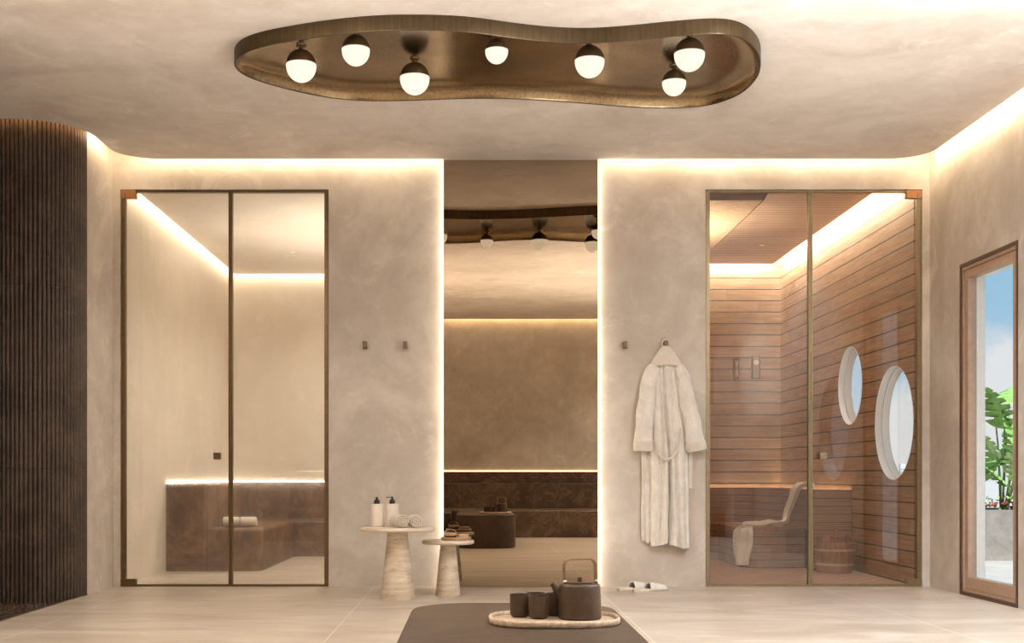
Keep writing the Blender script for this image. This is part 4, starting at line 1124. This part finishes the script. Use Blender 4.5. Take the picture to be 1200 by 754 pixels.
def monstera_leaf(bm, size, slits=5):
    """heart-shaped leaf in the xy plane, tip at +y, with side notches"""
    half = []
    N = 40
    def w(t): return size * .52 * (math.sin(PI * min(1, t ** .62)) ** .8) * (1 if t > .02 else 0)
    mid = [Vector((0, size * (-.12 * 0 + t), .05 * size * math.sin(t * PI))) for t in [i / N for i in range(N + 1)]]
    for sg in (-1, 1):
        prev = None
        for i in range(N + 1):
            t = i / N; wd = w(t); ph = (t * (slits + 1.0)) % 1
            if .15 < t < .93 and ph < .22: wd *= .38
            m_ = mid[i]; curl = -.22 * wd
            pts = [bm.verts.new((m_.x, m_.y, m_.z)), bm.verts.new((sg * wd * .4, m_.y + wd * .04, m_.z + .03 * wd)), bm.verts.new((sg * wd, m_.y + wd * .18 - .1 * size * max(0, .2 - t) * 5 * (1 if t < .2 else 0), m_.z + curl))]
            if prev:
                for k in range(2):
                    bm.faces.new((prev[k], prev[k + 1], pts[k + 1], pts[k]) if sg > 0 else (prev[k], pts[k], pts[k + 1], prev[k + 1]))
            prev = pts
    return bm
def leafy(name, label, base, leaves, mat, stem=True, group=None):
    t = thing(name, label, 'plant', base, 0, group)
    rnd = random.Random(len(label))
    for (dx, dy, dz, size, yaw, pitch, mk) in leaves:
        bm = monstera_leaf(bmesh.new(), size)
        o = mesh_obj('leaf', bm, M[mk], t, smooth=True, angle=80)
        o.location = (dx, dy, dz); o.rotation_euler = (math.radians(pitch), 0, math.radians(yaw))
        if stem:
            tp_ = Vector((dx, dy, dz)); b_ = Vector((dx * .15, dy * .15, 0)); md_ = (tp_ * .5 + b_ * .5) + Vector((dx * -.12, 0, .12 * dz))
            mesh_obj('stem', tube(bmesh.new(), [b_, (b_ + md_) / 2, md_, (md_ + tp_) / 2 + Vector((0, 0, .03)), tp_], .008, 8), M['stem'], t, smooth=True)
    return t
zs = .40
leafy('monstera', 'tall monstera plant with split leaves in the terrace planter', (4.88, 11.45, zs),
      [(-.10, -.05, .98, .34, 85, 35, 'leaf'), (.02, -.12, 1.02, .36, -40, 30, 'leaf'), (-.06, -.20, .80, .40, 110, 60, 'leaf'), (.05, -.22, .62, .40, 60, 70, 'leaf'), (.0, -.1, .72, .38, -80, 45, 'leaf'),
       (-.12, -.18, .52, .34, 100, 50, 'leaf_pale'), (.10, -.24, .48, .36, -30, 100, 'leaf'), (.2, -.1, .95, .36, -70, 40, 'leaf'), (.22, -.2, .7, .38, -110, 60, 'leaf')], None)
leafy('variegated_plant', 'pale variegated broad-leaved plant in the front of the planter', (5.05, 11.33, zs),
      [(-.02, -.16, .28, .30, 150, 110, 'leaf_pale'), (.04, -.17, .22, .28, 190, 120, 'leaf_pale'), (-.14, -.15, .30, .28, 100, 70, 'leaf_pale'), (.12, -.14, .30, .30, -100, 70, 'leaf_pale'), (-.2, -.05, .26, .30, 80, 40, 'leaf')], None)
leafy('green_shrub', 'green leafy shrub at the left end of the planter', (4.62, 11.55, zs),
      [(-.04, -.1, .42, .32, 100, 45, 'leaf'), (.06, -.12, .36, .32, -90, 50, 'leaf'), (0, -.2, .30, .30, 180, 80, 'leaf'), (-.16, -.1, .30, .28, 70, 35, 'leaf_pale'), (.18, -.1, .45, .30, -60, 35, 'leaf'), (.05, .1, .46, .34, 20, 40, 'leaf')], None)
# low red-leaved ground cover
rc = thing('red_ground_cover', 'low red and green leaved ground cover along the planter front', 'plant', (4.8, 11.28, .40))
bm = bmesh.new(); bm2 = bmesh.new(); rnd = random.Random(3)
for i in range(260):
    x, y, z = rnd.uniform(-.55, .7), rnd.uniform(-.10, .12), rnd.uniform(.01, .14); s_ = rnd.uniform(.03, .06)
    mt = Matrix.Translation((x, y, z)) @ Matrix.Rotation(rnd.uniform(0, 6.28), 4, 'Z') @ Matrix.Rotation(rnd.uniform(.2, 1.3), 4, 'X')
    tgt = bm if i % 3 else bm2
    vs = [tgt.verts.new(mt @ Vector(p)) for p in ((0, 0, 0), (s_ * .4, s_ * .5, .006), (0, s_ * 1.2, 0), (-s_ * .4, s_ * .5, .006))]
    tgt.faces.new(vs)
mesh_obj('red_leaves', bm, M['leaf_red'], rc)['kind'] = 'stuff'
mesh_obj('green_leaves', bm2, M['leaf'], rc)['kind'] = 'stuff'
# far towers seen low in the near porthole
for i, (px, d_, w_, h_) in enumerate(((1058, 420, 1.6, 4.2), (1062, 440, 2.4, 2.8))):
    X = (px - 556) * d_ / F; b_ = thing('high_rise', ('taller' if i == 0 else 'lower') + ' pale distant high-rise low in the near porthole', 'building', (X, d_, -8))
    mesh_obj('tower', boxes((-w_ / 2, w_ / 2, 0, w_, 0, 8.7 + h_)), M['tower'], b_)
    for k in range(5): mesh_obj('window_band', boxes((-w_ / 2 - .02, w_ / 2 - w_ * .1, -.05, w_ * .5, 7.2 + k * .9, 7.55 + k * .9)), M['tower_glass'], b_)
sn = bpy.data.lights.new('sun', 'SUN'); sn.energy = 3.2; sn.angle = .01; sn.color = (1, .96, .9)
so = bpy.data.objects.new('sun', sn); COL.objects.link(so); so.rotation_euler = Vector((.06, .55, -.8)).to_track_quat('-Z', 'Y').to_euler()
struct('ground', boxes((60, 1500, 60, 1900, -8.4, -8)), M['terrace'])

# ------------------------------------------------------------------ sky
wd = bpy.data.worlds.new('sky'); S.world = wd; wd.use_nodes = True
nt = wd.node_tree; nt.nodes.clear()
out = nt.nodes.new('ShaderNodeOutputWorld'); bg = nt.nodes.new('ShaderNodeBackground'); nt.links.new(bg.outputs[0], out.inputs[0])
tc = nt.nodes.new('ShaderNodeTexCoord'); sp = nt.nodes.new('ShaderNodeSeparateXYZ'); nt.links.new(tc.outputs['Generated'], sp.inputs[0])
gr = nt.nodes.new('ShaderNodeValToRGB'); nt.links.new(sp.outputs[2], gr.inputs[0])
gr.color_ramp.elements[0].position = -.0; gr.color_ramp.elements[0].color = (.78, .85, .93, 1)
gr.color_ramp.elements[1].position = .13; gr.color_ramp.elements[1].color = (.40, .66, .89, 1)
mp = nt.nodes.new('ShaderNodeMapping'); mp.inputs['Scale'].default_value = (1, 1, 1.25); nt.links.new(tc.outputs['Generated'], mp.inputs[0])
nz = nt.nodes.new('ShaderNodeTexNoise'); nz.inputs['Scale'].default_value = 8.5; nz.inputs['Detail'].default_value = 8; nz.inputs['Roughness'].default_value = .55; nt.links.new(mp.outputs[0], nz.inputs['Vector'])
cr_ = nt.nodes.new('ShaderNodeValToRGB'); cr_.color_ramp.elements[0].position = .44; cr_.color_ramp.elements[1].position = .58
ad = nt.nodes.new('ShaderNodeMath'); ad.operation = 'MULTIPLY_ADD'; nt.links.new(sp.outputs[2], ad.inputs[0]); ad.inputs[1].default_value = -2.0; nt.links.new(nz.outputs['Fac'], ad.inputs[2])
ad2 = nt.nodes.new('ShaderNodeMath'); ad2.operation = 'ADD'; ad2.inputs[1].default_value = .20; nt.links.new(ad.outputs[0], ad2.inputs[0])
nt.links.new(ad2.outputs[0], cr_.inputs[0])
mx = nt.nodes.new('ShaderNodeMix'); mx.data_type = 'RGBA'; nt.links.new(cr_.outputs[0], mx.inputs[0]); nt.links.new(gr.outputs[0], mx.inputs[6]); mx.inputs[7].default_value = (.93, .94, .96, 1)
nt.links.new(mx.outputs[2], bg.inputs[0]); bg.inputs[1].default_value = .46
